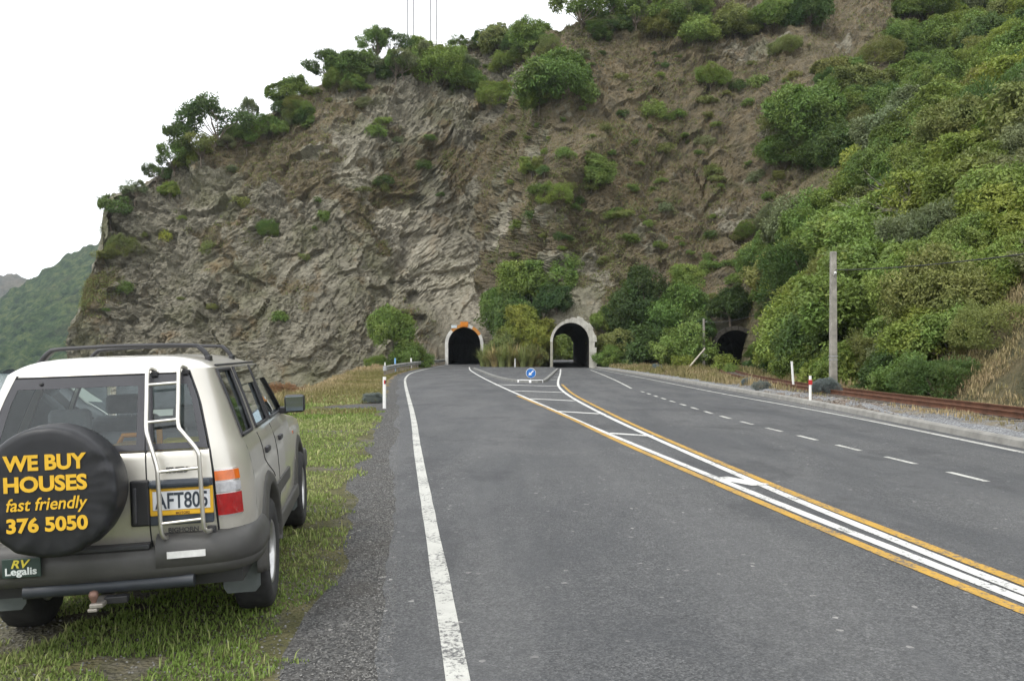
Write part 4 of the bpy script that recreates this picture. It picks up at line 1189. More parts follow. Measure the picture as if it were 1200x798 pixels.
# --- shrubs on the rock face
CG = 'shrubs rooted in the cliff face'
for kind, px, py, r, col, lab in [
    ('fine', 650, 220, 19, 'lime', 'bright yellow green shrub on the brown cliff above the right tunnel'),
    ('tall', 698, 204, 20, 'light', 'tall light green shrub in a gully right of the bright cliff shrub'),
    ('broad', 622, 186, 15, 'light', 'light green shrub on the grey rock above the bright cliff shrub'),
    ('fine', 834, 86, 18, 'lime', 'bright green shrub alone high on the brown slope'),
    ('small', 280, 231, 11, 'olive', 'small olive shrub on the upper left cliff'),
    ('fine', 317, 259, 14, 'mid', 'dark green shrub in the middle of the left cliff'),
    ('small', 194, 272, 9, 'yellow', 'small yellowish shrub near the left edge of the cliff'),
    ('small', 246, 284, 10, 'olive', 'small olive shrub right of the yellowish cliff shrub'),
    ('small', 441, 148, 10, 'light', 'small bright shrub on the upper cliff below the masts'),
    ('small', 330, 365, 9, 'mid', 'small green shrub low on the left cliff above the vehicle'),
    ('small', 380, 248, 9, 'mid', 'small green shrub left of the pale rock scar'),
    ('fine', 905, 242, 20, 'grey', 'grey green shrub on the bare slope left of the wooded hillside'),
    ('fine', 876, 262, 17, 'mid', 'green shrub left below the grey green shrub on the bare slope'),
    ('small', 668, 300, 13, 'mid', 'small green shrub above the tree cluster between the tunnels'),
    ('fine', 920, 45, 17, 'olive', 'olive shrub high on the bare slope near the top edge'),
    ('small', 888, 88, 12, 'light', 'small light shrub right of the bright high slope shrub'),
    ('small', 765, 122, 13, 'light', 'small light green shrub at the centre of the brown slope')]:
    hillplant(kind, px, py, r, col, lab, 'shrub', CG, 1.0, 0.35)
n_small = 0
CN2 = {'dark': 'dark green', 'mid': 'mid green', 'light': 'light green', 'olive': 'olive', 'grey': 'greyish green'}
while n_small < 165:
    px = trng.uniform(110, 930); py = trng.uniform(60, 400)
    if px < 600 and (trng.random() < 0.66): continue
    p = onhill(px, py)
    if p is None or p[2] < 5: continue
    so = float(soil.ravel()[_cell.get((int(px // 4), int(py // 4)), 0)])
    if trng.random() > 0.25 + so: continue
    r = trng.choice([0.4, 0.45, 0.55, 0.7, 0.8, 1.1])
    cl_ = trng.choice(['mid', 'light', 'olive', 'olive', 'grey', 'mid', 'dark'])
    zn = ('on the left cliff' if px < 330 else 'on the rock left above the left tunnel' if px < 560 else 'above the tunnels' if px < 700 else 'on the brown slope right of the tunnels') + (', upper part' if py < 200 else ', lower part')
    lb_ = ('larger ' if r > 0.9 else 'tiny ') + CN2[cl_] + ' shrub dotted ' + zn
    plant('small', (p[0], p[1], p[2] - 0.35 * r), r, cl_, lb_, 'shrub', 'cliff dots: ' + lb_, sz=trng.uniform(0.6, 1.0))
    n_small += 1

ORD_T = ['first', 'second', 'third', 'fourth', 'fifth', 'sixth', 'seventh', 'eighth', 'ninth', 'tenth', 'eleventh']
# --- the wooded hillside on the right
def inpoly(px, py, poly):
    c = False; j = len(poly) - 1
    for i in range(len(poly)):
        if (poly[i][1] > py) != (poly[j][1] > py) and px < (poly[j][0] - poly[i][0]) * (py - poly[i][1]) / (poly[j][1] - poly[i][1]) + poly[i][0]: c = not c
        j = i
    return c
POLY_A = [(700, 428), (704, 385), (745, 365), (800, 335), (850, 330), (905, 290), (960, 262), (1010, 232), (1048, 165), (1085, 70), (1095, -60), (1420, -60), (1420, 300), (1230, 318), (1175, 330), (1120, 415), (1060, 440), (1000, 452), (905, 446), (889, 436), (890, 400), (862, 384), (832, 386), (826, 428)]
POLY_B = [(912, 200), (918, 135), (955, 105), (1005, 75), (1050, 45), (1070, -60), (1120, -60), (1100, 60), (1060, 150), (1005, 180), (960, 205)]
CN = {'dark': 'dark green', 'mid': 'mid green', 'light': 'light green', 'olive': 'olive', 'grey': 'greyish green', 'lime': 'yellow green', 'deep': 'deep green', 'yellow': 'yellow'}
KN = {'broad': 'broadleaf tree', 'tall': 'tall crowned tree', 'fine': 'fine leaved tree'}
def zone(px, py):
    if px < 830: return 'between the right road tunnel and the railway tunnel'
    if px < 975: return ('high up left of the main bush' if py < 220 else 'on the slope above the railway tunnel' if py < 360 else 'low beside the railway left of the tall pole')
    if px < 1090: return ('near the top of the bush slope' if py < 170 else 'halfway up the slope above the tall pole' if py < 330 else 'low beside the track right of the tall pole')
    return ('in the top right corner' if py < 120 else 'on the slope at the right edge above the wire')
HL = {'broad': 'leafy broadleaf tree in the dense bush covering the right hillside', 'tall': 'tall full crowned tree rising from the bush of the right hillside', 'fine': 'soft fine leaved tree among the bush of the right hillside'}
placed = []
tries = 0
while tries < 9000 and len(placed) < 330:
    tries += 1
    px, py = trng.uniform(690, 1420), trng.uniform(-60, 455)
    A, B = inpoly(px, py, POLY_A), inpoly(px, py, POLY_B)
    if not (A or B): continue
    p = onhill(px, py)
    if p is None: continue
    rn = (trng.uniform(1.5, 3.5) if p[1] > 40 else trng.uniform(1.1, 2.3))
    if any((p[0] - q[0]) ** 2 + (p[1] - q[1]) ** 2 + (p[2] - q[2]) ** 2 < (0.52 * (rn + q[3])) ** 2 for q in placed): continue
    if any(np.hypot((p[0] - t['c'][0]), (p[1] - t['c'][1])) < t['w'] + rn + 0.2 and p[2] < t['h'] + 0.6 for t in TUN.values()): continue
    rl = float(np.min(np.hypot(rail_c[:, 0] - p[0], rail_c[:, 1] - p[1])))
    if rl < rn * 0.9 + 1.2: continue
    if any((lambda l_, t_: abs(l_) < t['w'] + 0.75 * rn and t_ > -2 and p[2] - 0.5 * rn < t['h'] + 0.4)((p[0] - t['c'][0]) * t['d'][1] - (p[1] - t['c'][1]) * t['d'][0], (p[0] - t['c'][0]) * t['d'][0] + (p[1] - t['c'][1]) * t['d'][1]) for t in TUN.values()): continue
    if abs(px - 858) < 30 + rn / p[1] * 1150 and p[2] < 5.5 and p[1] < 88: continue
    placed.append((p[0], p[1], p[2], rn))
    kind = trng.choice(['broad', 'broad', 'broad', 'tall', 'fine'])
    up = (px - 900) / 400.0
    col = trng.choice(['mid', 'mid', 'mid', 'light', 'light', 'dark', 'olive', 'lime', 'lime', 'light', 'grey'] if px > 900 else ['mid', 'dark', 'mid', 'deep', 'olive', 'light'])
    if B and not A: col = trng.choice(['mid', 'dark', 'olive', 'mid'])
    plant(kind, (p[0], p[1], p[2] - 0.5 * rn), rn, col, CN[col] + ' ' + KN[kind] + ' ' + zone(px, py), 'tree', 'hillside bush: ' + CN[col] + ' ' + KN[kind] + ' ' + zone(px, py), sz=trng.uniform(0.85, 1.15))
# single trees one can point at on that side
for kind, px, py, r, col, lab in [
    ('tall', 948, 142, 44, 'mid', 'large rounded tree standing out on the upper slope left of the hillside bush'),
    ('fine', 1158, 366, 44, 'olive', 'rounded olive shrub alone on the dry bank above the track at right'),
    ('broad', 1095, 372, 48, 'lime', 'bright green leafy tree above the track right of the tall pole'),
    ('fine', 1028, 390, 46, 'olive', 'soft olive tree above the track beside the tall pole'),
    ('broad', 1155, 205, 62, 'light', 'large yellow green tree high on the hillside at the right edge'),
    ('fine', 1052, 235, 30, 'grey', 'greyish tree beside dead branches on the hillside'),
    ('broad', 940, 385, 44, 'light', 'pale green tree behind the plain white post'),
    ('broad', 795, 350, 40, 'mid', 'broad green tree between the right road tunnel and the rail tunnel'),
    ('broad', 752, 392, 42, 'dark', 'dark green bush at the right side of the right road tunnel')]:
    hillplant(kind, px, py, r, col, lab, 'tree', 'notable trees on the right', 1.0, 0.3)

def spot(kind, px, D, zbase, r, col, lab, cat='shrub', sz=1.0, group='plants round the road tunnels', tilt=(0, 0), name=None):
    X = (px - 600) / FOC * D
    return plant(kind, (X, D, zbase), r, col, lab, cat, group, name, sz, tilt=tilt)
# bush by the guard rail
spot('broad', 461, 93, 1.9, 2.8, 'mid', 'spreading dark green bush behind the guard rail by the left tunnel', 'tree', 1.0, tilt=(0, R(-8)))
spot('broad', 480, 92, -0.6, 2.1, 'mid', 'low dark green bush under the spreading bush by guard rail')
spot('fine', 442, 91, -1.2, 1.7, 'mid', 'low green shrub at the left foot of the guard rail bush')
# between the tunnels
spot('broad', 643, 101, 7.6, 3.5, 'mid', 'large green tree on top of the cluster between the road tunnels', 'tree', 0.9)
spot('broad', 617, 103, 7.6, 3.2, 'light', 'bright green bush at the upper left of the tunnel cluster', 'tree')
spot('broad', 603, 102, 2.4, 3.5, 'dark', 'dark green bush beside the left tunnel arch', 'tree', 1.15)
spot('broad', 588, 107, 5.2, 2.7, 'mid', 'green bush over the right shoulder of the left tunnel', 'tree')
spot('broad', 652, 97, 5.7, 2.2, 'deep', 'deep green bush just left above the right tunnel arch', 'tree')
spot('tall', 614, 96.5, 0.6, 2.8, 'yellow', 'yellow leaved bush in the middle of the tunnel cluster', 'tree', 0.95)
spot('tall', 629, 95, 0.2, 1.75, 'yellow', 'smaller yellowish bush right beside the yellow leaved bush', 'tree', 0.95)
spot('broad', 602, 97, 0.0, 2.6, 'olive', 'olive shrub behind the flax between the tunnels')
spot('broad', 627, 93.5, -0.2, 1.7, 'olive', 'olive shrub at the left jamb of the right tunnel')
spot('broad', 716, 91.5, -0.3, 1.6, 'mid', 'green bush against the right jamb of the right tunnel')
spot('broad', 738, 95.5, 2.6, 2.8, 'mid', 'green bush behind the dark bush right of the tunnel', 'tree')
spot('broad', 795, 87.5, -0.5, 2.9, 'light', 'light green round bush behind the leaning post', 'tree', 1.05)
spot('small', 800, 80.5, 0.0, 1.0, 'lime', 'small yellow green shrub beside the leaning post')
spot('small', 848, 66, 0.05, 1.05, 'lime', 'small bright lime shrub in front of the railway tunnel mouth')
spot('small', 856, 64, 0.0, 0.6, 'light', 'tiny light green shrub right of the bright lime shrub')
spot('broad', 922, 71, -0.3, 1.6, 'dark', 'dark bush crowding the right side of the railway tunnel mouth', 'tree', 1.3)
spot('broad', 914, 82, 3.9, 1.8, 'mid', 'green bush hanging over the right of the railway tunnel arch', 'tree')
spot('broad', 856, 88.5, 4.7, 2.3, 'deep', 'deep green bush right above the railway tunnel arch', 'tree')
spot('broad', 822, 87.5, 2.6, 1.5, 'dark', 'dark bush at the upper left of the railway tunnel arch', 'tree')
spot('broad', 886, 76, -0.2, 0.95, 'dark', 'low dark shrub at the right jamb of the railway tunnel')
spot('broad', 889, 75, 1.1, 0.95, 'mid', 'green shrub above the low dark shrub at the railway tunnel jamb')
# lavender-blue low plants
for px, py, r, lab in [(966, 468.5, 0.50, 'low blue grey plant at the foot of the tall pole'), (437, 472, 0.36, 'low blue grey plant beside the left marker post'), (892, 460, 0.36, 'small blue grey plant in the grass left of the white posts'), (876, 455.5, 0.32, 'smaller blue grey plant left of the other in the grass'), (770, 436.5, 0.5, 'blue grey plant at the grass edge near the leaning post')]:
    X, Y = gp(px, py)
    plant('fine', (X, Y, float(ground_z(X, Y)) - 0.10), r, 'lav', lab, 'shrub', 'blue grey roadside plants', sz=0.85)
# rusty scrub at the cliff foot behind the vehicle
for k, (px, D, zb, r, lab) in enumerate([(352, 92, -5.2, 2.0, 'rusty brown dry shrub at the cliff foot just right of the vehicle'), (330, 93, -4.6, 1.8, 'rusty brown dry shrub at the cliff foot partly behind the vehicle'), (378, 93, -6.0, 1.8, 'rusty dry shrub furthest right at the cliff foot')]):
    spot('fine', px, D, zb, r, 'rust', lab, 'shrub', 1.1, 'dry shrubs at the cliff foot')
# trees seen through the right tunnel
for k, (X, D, r, col, lab) in enumerate([(9.0, 212, 4.6, 'lime', 'yellow green tree in the middle of the view through the right tunnel'), (13.5, 214, 4.6, 'light', 'light green tree at the right in the view through the right tunnel'), (4.6, 213, 4.6, 'mid', 'green tree at the left in the view through the right tunnel'),
                                         (11.2, 222, 6.5, 'light', 'taller light tree behind the others beyond the right tunnel'), (5.0, 224, 6.5, 'mid', 'taller green tree behind the left one beyond the right tunnel'), (19.0, 222, 6.5, 'mid', 'taller green tree furthest right beyond the right tunnel')]):
    plant('broad', (X, D, -2.2), r, col, lab, 'tree', 'trees beyond the tunnel', sz=1.3)

# dead branches on the hillside
def dead_shrub(seed, n=26, R_=2.0):
    rng = np.random.default_rng(seed); m = MB()
    for k in range(n):
        v = rng.normal(size=3); v[2] = abs(v[2]) * 0.6 + 0.3; v /= np.linalg.norm(v)
        L = R_ * rng.uniform(0.5, 1.1); p0 = np.zeros(3); p1 = v * L * 0.5 + rng.normal(size=3) * 0.12; p2 = v * L + rng.normal(size=3) * 0.25
        m.tube([tuple(p0), tuple(p1), tuple(p2)], [0.024, 0.017, 0.006], 4, cap=False)
        for q in range(3):
            b = p1 + (p2 - p1) * rng.uniform(0, 0.8); e = b + (v + rng.normal(size=3) * 0.6) * L * 0.3
            m.tube([tuple(b), tuple(e)], [0.014, 0.005], 3, cap=False)
    me = m.mesh('branches'); me.materials.append(M_DEAD); return me
for k, (px, py, lab) in enumerate([(1050, 262, 'upper bare grey dead shrub in the hillside bush'), (1075, 285, 'lower bare grey dead shrub in the hillside bush'), (1012, 285, 'bare grey dead shrub left of the other dead ones')]):
    p = onhill(px, py)
    e = empty('dead_shrub', (p[0], p[1], p[2] + 0.1), k * 1.3, lab, 'dead shrub', 'dead shrubs on the hillside')
    if k < 3: e.location.z += 1.6
    link('branches', dead_shrub(70 + k, 26, 2.2 if k < 3 else 1.4), None, e)

for k, (yy, off, r, cl_, kd) in enumerate([(29.5, 2.7, 1.2, 'dark', 'fine'), (31.5, 2.5, 1.15, 'mid', 'broad'), (33.8, 2.9, 1.3, 'deep', 'broad'), (38.5, 2.6, 1.3, 'mid', 'broad'), (41, 2.9, 1.3, 'dark', 'broad'), (44, 2.8, 1.5, 'mid', 'broad'), (48, 3.0, 1.6, 'deep', 'broad'), (53, 3.1, 1.6, 'dark', 'broad')]):
    X = float(xat(rail_c, yy)) + off
    plant(kd, (X, yy, float(ground_z(X, yy)) - 0.3 * r), r, cl_, ORD_T[k] + ' low bush from the right in the row along the track', 'shrub', 'low bushes along the track', 'shrub', 1.0)
# --- flax
def flax_mesh(seed, n=110, H=1.7):
    rng = np.random.default_rng(seed); V, F = [], []
    tint = []
    for k in range(n):
        a_ = rng.uniform(0, 6.28); lean = rng.uniform(0.05, 1.0); L = H * rng.uniform(0.6, 1.15); w = rng.uniform(0.035, 0.06)
        d = np.array([math.cos(a_), math.sin(a_), 0]); s = np.array([-d[1], d[0], 0]); b = d * rng.uniform(0, 0.25)
        tt = np.clip(rng.normal(0.5, 0.2), 0, 1); base = len(V)
        for q in range(5):
            u = q / 4; p = b + d * (lean * L * 0.75 * u ** 1.6) + np.array([0, 0, L * (u - 0.48 * lean * u ** 2.6)]); ww = w * (1 - u ** 2.2) + 0.004
            V += [p - s * ww, p + s * ww]; tint += [tt, tt]
        F += [(base + 2 * q, base + 2 * q + 1, base + 2 * q + 3, base + 2 * q + 2) for q in range(4)]
    me = mesh_np('leaves', np.array(V), np.array(F), False); fattr(me, 'tint', np.array(tint)); fattr(me, 'lobe', np.array(tint)); me.materials.append(M_LEAF)
    return me
ORD = ['first', 'second', 'third', 'fourth', 'fifth', 'sixth', 'seventh', 'eighth']
FLX = [ORD[k] + ' arching flax clump from the left in the front row between tunnels' for k in range(8)] + [ORD[k] + ' flax clump from the left in the back row between tunnels' for k in range(4)]
fl = [flax_mesh(40 + k) for k in range(3)]
for k, (px, D, s) in enumerate([(572, 93.5, 1.1), (580, 92.0, 1.25), (588, 91.5, 1.2), (596, 91.8, 1.3), (606, 92.2, 1.2), (613, 91.4, 1.15), (621, 92.0, 1.2), (629, 92.8, 1.1), (566, 96, 1.2), (584, 95, 1.5), (600, 94.5, 1.5), (617, 94.5, 1.4)]):
    e = empty('flax_bush', ((px - 600) / FOC * D, D, 0.0), k * 1.1, FLX[k], 'flax', 'flax between the tunnels')
    e.scale = (s * 1.15, s * 1.15, s * 1.3)
    o = link('leaves', fl[k % 3], None, e); o.color = [(0.26, 0.26, 0.09, 1), (0.34, 0.27, 0.12, 1), (0.21, 0.24, 0.08, 1)][k % 3]

# ------------------------------------------------------------------ grasses: nobody could count them
def grass_material(name, green, straw, rough=0.8):
    t = NT(name); tint = t.attr('tint')
    c = t.mix(tint, green, straw)
    c = t.mix(t.math('MULTIPLY', t.attr('lobe'), 0.55), c, tuple(k * 0.45 for k in green))
    t.set(color=c, rough=rough, spec=0.25)
    tr = t.n.new('ShaderNodeBsdfTranslucent'); t.l.new(c, tr.inputs['Color'])
    mx = t.n.new('ShaderNodeMixShader'); mx.inputs[0].default_value = 0.25
    t.l.new(t.p.outputs[0], mx.inputs[1]); t.l.new(tr.outputs[0], mx.inputs[2]); t.l.new(mx.outputs[0], t.out.inputs['Surface'])
    return t.m
def in_tunnel(P):
    r_ = np.zeros(len(P), bool)
    for t in TUN.values():
        rx, ry = P[:, 0] - t['c'][0], P[:, 1] - t['c'][1]
        l = rx * t['d'][1] - ry * t['d'][0]
        r_ |= (np.abs(l) < t['w'] + 0.75) & (P[:, 2] < t['h'] + 0.75) & (rx * t['d'][0] + ry * t['d'][1] > -1.5)
    return r_
def blades(name, P, H, W, dry, mat, rng, lean=0.5, up=None):
    k_ = ~in_tunnel(P); P, H, W, dry = P[k_], H[k_], W[k_], dry[k_]
    n = len(P)
    a_ = rng.uniform(0, 2 * math.pi, n); d = np.stack([np.cos(a_), np.sin(a_), np.zeros(n)], 1); s = np.stack([-d[:, 1], d[:, 0], np.zeros(n)], 1)
    ln = (lean * rng.uniform(0.1, 1.2, n))[:, None]; H = H[:, None]; W = W[:, None]; U_ = np.array([0, 0, 1.0])
    m = P + d * H * ln * 0.35 + U_ * H * 0.55; tip = P + d * H * ln + U_ * H * (1 - 0.35 * ln)
    V = np.stack([P - s * W, P + s * W, m + s * W * 0.7, tip, m - s * W * 0.7], 1).reshape(-1, 3)
    k = np.arange(n)[:, None] * 5
    F = np.concatenate([np.concatenate([k, k + 1, k + 2, k + 4], 1)])
    # quad + tip triangle as a degenerate-free second set
    me = bpy.data.meshes.new(name)
    T = np.concatenate([k + 4, k + 2, k + 3], 1)
    loops = np.concatenate([F.ravel(), T.ravel()]).astype(np.int32)
    me.vertices.add(len(V)); me.vertices.foreach_set('co', V.astype(np.float32).ravel())
    me.loops.add(len(loops)); me.loops.foreach_set('vertex_index', loops)
    me.polygons.add(2 * n)
    me.polygons.foreach_set('loop_start', np.concatenate([np.arange(n) * 4, 4 * n + np.arange(n) * 3]).astype(np.int32))
    me.polygons.foreach_set('loop_total', np.concatenate([np.full(n, 4), np.full(n, 3)]).astype(np.int32))
    me.update(calc_edges=True)
    fattr(me, 'tint', np.repeat(np.clip(dry, 0, 1), 5)); fattr(me, 'lobe', np.repeat(rng.random(n), 5))
    return tag(link(name, me, mat), kind='stuff')
grng = np.random.default_rng(77)
M_GRASS = grass_material('verge_grass', (0.195, 0.29, 0.062), (0.50, 0.47, 0.23))
M_STRAW = grass_material('dry_grass', (0.21, 0.20, 0.07), (0.47, 0.365, 0.215))
# left verge, denser near the camera
def verge_points(n):
    y_ = 2.6 * (34 / 2.6) ** grng.random(n)                     # log spread in depth
    x_ = xat(edge_c, y_) - 0.78 - grng.random(n) ** 0.8 * np.minimum(9.5, 2.2 + y_ * 0.42)
    return x_, y_
x_, y_ = verge_points(270000)
pn = fbm(x_ / 0.7, y_ / 0.7, 0, 3, 51); d_ = xat(edge_c, y_) - x_
ok = (pn + 0.95 * sstep(0.75, 1.25, d_) - 0.1 - 1.2 * np.exp(-((y_ - 27.5) / 1.8) ** 2) * (1 - sstep(2.5, 3.5, d_)) + 0.6 * fbm(x_ / 0.3, y_ / 0.3, 3, 3, 55) > 0.33) & (x_ > -9.5)
# bare wheel ruts and the ground under the vehicle
x_, y_, pn, d_ = x_[ok], y_[ok], pn[ok], d_[ok]
hn = fbm(x_ / 0.9, y_ / 0.9, 7, 3, 52)
H = (0.018 + 0.034 * np.clip(hn + 0.2, 0, 1) + 0.02 * grng.random(len(x_))) * (1 + 0.7 * sstep(2.4, 4.0, d_) * (y_ < 6)) * (1 + 0.012 * y_)
tall_ = grng.random(len(x_)) < 0.03; H = np.where(tall_, H * 2.3, H)
W = 0.0018 + 0.00065 * y_
dry = np.clip(0.14 + 0.55 * fbm(x_ / 1.8, y_ / 1.8, 2, 3, 53) + grng.normal(0, 0.16, len(x_)) + 0.35 * tall_, 0, 1)
blades('verge_grass', np.stack([x_, y_, ground_z(x_, y_) - 0.006], 1), H, W, dry, M_GRASS, grng, 0.7)
# far bank: dry tall grass
n = 50000
y_ = 24 + 80 * grng.random(n) ** 1.1; x_ = xat(edge_c, y_) - 1.05 - grng.random(n) * 8.5
ok = (x_ > np.interp(y_, BANK[:, 1], BANK[:, 0]) - 5.0) & ~((np.abs(y_ - 27.5) < 1.6) & (xat(edge_c, y_) - x_ < 3.6))
x_, y_ = x_[ok], y_[ok]; dd = xat(edge_c, y_) - x_
H = 0.14 + 0.42 * grng.random(len(x_)) * sstep(2.2, 5.5, dd) * np.clip(0.5 + 1.2 * fbm(x_ / 2, y_ / 2, 0, 2, 58), 0.1, 1)
dry = np.clip(0.12 + 0.85 * sstep(2.6, 5.0, dd) * sstep(26, 40, y_ ) + 0.5 * fbm(x_ / 3, y_ / 3, 1, 2, 57) + grng.normal(0, 0.12, len(x_)), 0, 1)
blades('bank_grass', np.stack([x_, y_, ground_z(x_, y_) - 0.02], 1), H, 0.006 + 0.0004 * y_, dry, M_STRAW, grng, 0.6)
# right side, between kerb strip and track and beyond
n = 85000
y_ = 9 + 80 * grng.random(n) ** 1.25; k_ = grng.random(n) * 9.0; x_ = xat(kerb_c, y_) + 1.1 + k_
rl = x_ - xat(rail_c, y_)
cl = fbm(x_ / 0.9, y_ / 1.6, 0, 3, 59)
ok = ((np.abs(rl) > 0.95) & (x_ < xat(rail_c, y_) + 3.2)) & (cl + 0.2 + 0.25 * sstep(26, 34, y_) > 0.02)
x_, y_, cl, rl = x_[ok], y_[ok], cl[ok], rl[ok]
H = 0.10 + (0.16 + 0.50 * sstep(27, 36, y_)) * grng.random(len(x_)) * np.clip(0.35 + cl, 0.2, 1.2)
dry = np.clip(0.55 + 0.7 * fbm(x_ / 2.2, y_ / 3.5, 4, 3, 60) + grng.normal(0, 0.15, len(x_)) - 0.35 * sstep(45, 70, y_) * (grng.random(len(x_)) < 0.6), 0, 1)
blades('trackside_grass', np.stack([x_, y_, ground_z(x_, y_) - 0.02], 1), H, 0.004 + 0.00045 * y_, dry, M_STRAW, grng, 0.5)
# dry grass and low scrub over the soil of the cliff and the bank
fsel = np.where(_face & (GV[:, 2] > 0.4) & (GV[:, 1] > 14) & (_vp_x > 60) & (_vp_x < 1350) & (_vp_y > -80))[0]
sv = soil.ravel()[fsel]; gn = fbm(GV[fsel, 0] / 5, GV[fsel, 1] / 5, GV[fsel, 2] / 5, 3, 71)
wgt = np.clip(sv * 1.1 - 0.25 + gn * 0.9, 0, 1) * np.clip(GV[fsel, 1] / 90, 0.15, 1.2)
pick = grng.choice(fsel, 105000, p=wgt / wgt.sum())
P = GV[pick] + grng.normal(size=(len(pick), 3)) * 0.12
H = 0.12 + 0.36 * grng.random(len(P)); dry = np.clip(0.55 + 0.9 * fbm(P[:, 0] / 7, P[:, 1] / 7, P[:, 2] / 7, 3, 73) + grng.normal(0, 0.15, len(P)), 0, 1)
M_CGRASS = grass_material('cliff_grass', (0.13, 0.135, 0.05), (0.33, 0.225, 0.115))
blades('cliff_grass', P, H * np.clip(P[:, 1] / 100, 0.5, 1.1), 0.022 * np.clip(P[:, 1] / 100, 0.3, 1.1), dry, M_CGRASS, grng, 1.1)
bsel = np.where(_face & (GV[:, 2] > 0.2) & (GV[:, 1] > 14) & (GV[:, 1] < 45) & (_vp_x > 980) & (_vp_x < 1500) & (_vp_y > 290))[0]
P = GV[grng.choice(bsel, 42000)] + grng.normal(size=(42000, 3)) * 0.12
bn = fbm(P[:, 0] / 1.2, P[:, 1] / 1.2, P[:, 2] / 1.2, 3, 81); ok = bn > -0.15; P, bn = P[ok], bn[ok]
blades('bank_dry_grass', P, 0.10 + 0.30 * grng.random(len(P)) * np.clip(0.5 + bn, 0.2, 1), 0.004 + 0.00030 * P[:, 1], np.clip(0.6 + 0.8 * fbm(P[:, 0] / 2, P[:, 1] / 2, P[:, 2] / 2, 3, 82) + grng.normal(0, 0.15, len(P)), 0, 1), M_STRAW, grng, 0.9)
# leafy low growth on the slope
wg2 = np.clip(sv * 0.9 + gn * 1.1 - 0.35, 0, 1) ** 1.5
cp = GV[grng.choice(fsel, 6500, p=wg2 / wg2.sum())]; cp = cp[cp[:, 1] > 60]
cp = cp[~in_tunnel(cp - np.array([0, 0, 0.6]))]; rr = grng.uniform(0.2, 0.6, len(cp)); per = 20
P = np.repeat(cp, per, 0) + grng.normal(size=(len(cp) * per, 3)) * np.repeat(rr, per)[:, None] * np.array([0.6, 0.6, 0.45])
nr = unit(grng.normal(size=P.shape) * 0.6 + np.array([0, -0.5, 0.7]))
lm = leaf_mesh('cliff_scrub', P, nr, 0.24, 0.12, grng, np.clip(grng.normal(0.45, 0.2, len(P)), 0, 1), np.repeat(grng.random(len(cp)), per))
cs = link('cliff_scrub', lm); cs.color = (0.17, 0.19, 0.06, 1); tag(cs, kind='stuff')
# loose stones on the shoulder and round the track
def stones(name, x_, y_, r, mat, z0=0.0):
    n = len(x_); base = np.array([(1, 0, 0), (-1, 0, 0), (0, 1, 0), (0, -1, 0), (0, 0, 1), (0, 0, -1)], float)
    V = base[None] * (r[:, None, None] * grng.uniform(0.5, 1.2, (n, 6, 1))); a_ = grng.uniform(0, 6.28, n)
    ca, sa = np.cos(a_)[:, None], np.sin(a_)[:, None]
    V = np.stack([V[..., 0] * ca - V[..., 1] * sa, V[..., 0] * sa + V[..., 1] * ca, V[..., 2] * 0.7], -1) + np.stack([x_, y_, ground_z(x_, y_) + z0 + r * 0.25], 1)[:, None]
    F = np.array([(0, 2, 4), (2, 1, 4), (1, 3, 4), (3, 0, 4), (2, 0, 5), (1, 2, 5), (3, 1, 5), (0, 3, 5)])
    me = mesh_np(name, V.reshape(-1, 3), (np.arange(n)[:, None, None] * 6 + F[None]).reshape(-1, 3), False)
    fattr(me, 'tint', np.repeat(grng.random(n), 6))
    return tag(link(name, me, mat), kind='stuff')
def stone_material(name, a_, b_):
    t = NT(name); t.set(color=t.ramp(t.attr('tint'), [(0.0, a_), (1.0, b_)]), rough=0.9, spec=0.25); return t.m
M_ST = stone_material('chip_stones', (0.05, 0.049, 0.047), (0.25, 0.245, 0.23))
n = 12000
y_ = 2.6 * (26 / 2.6) ** grng.random(n); x_ = xat(edge_c, y_) - 0.34 - np.abs(grng.normal(0, 0.32, n))
stones('shoulder_stones', x_, y_, grng.uniform(0.003, 0.009, n) * (1 + 0.03 * y_), M_ST, 0.004)
n = 7000
y_ = 2.6 * (14 / 2.6) ** grng.random(n); x_ = xat(edge_c, y_) - 0.9 - grng.random(n) * (1.6 + 0.3 * y_)
stones('verge_stones', x_, y_, grng.uniform(0.004, 0.012, n), M_ST, 0.0)
n = 15000
y_ = 10 + 34 * grng.random(n); x_ = xat(rail_c, y_) + np.clip(grng.normal(0, 1.1, n), -2.3, 2.0)
rl = np.abs(x_ - xat(rail_c, y_)); bz = np.interp(rl, [0, 0.5, 1.2, 1.8, 2.3], [0.20, 0.20, 0.19, 0.07, -0.02]) - ground_z(x_, y_)
stones('ballast_stones', x_, y_, grng.uniform(0.018, 0.045, n), stone_material('ballast_stones', (0.09, 0.075, 0.06), (0.32, 0.29, 0.25)), bz)
# ------------------------------------------------------------------ the parked four wheel drive (local: x forward, r to the right, z up)
car = empty('parked_car', (-2.455, 5.772, 0.0), math.atan2(0.9863, -0.165), 'champagne four wheel drive parked on the left verge with covered spare wheel', 'car')
car.rotation_euler = (R(-2.0), 0, car.rotation_euler[2])
car.location.z = -0.026
def L3(x, r, z): return (x, -r, z)

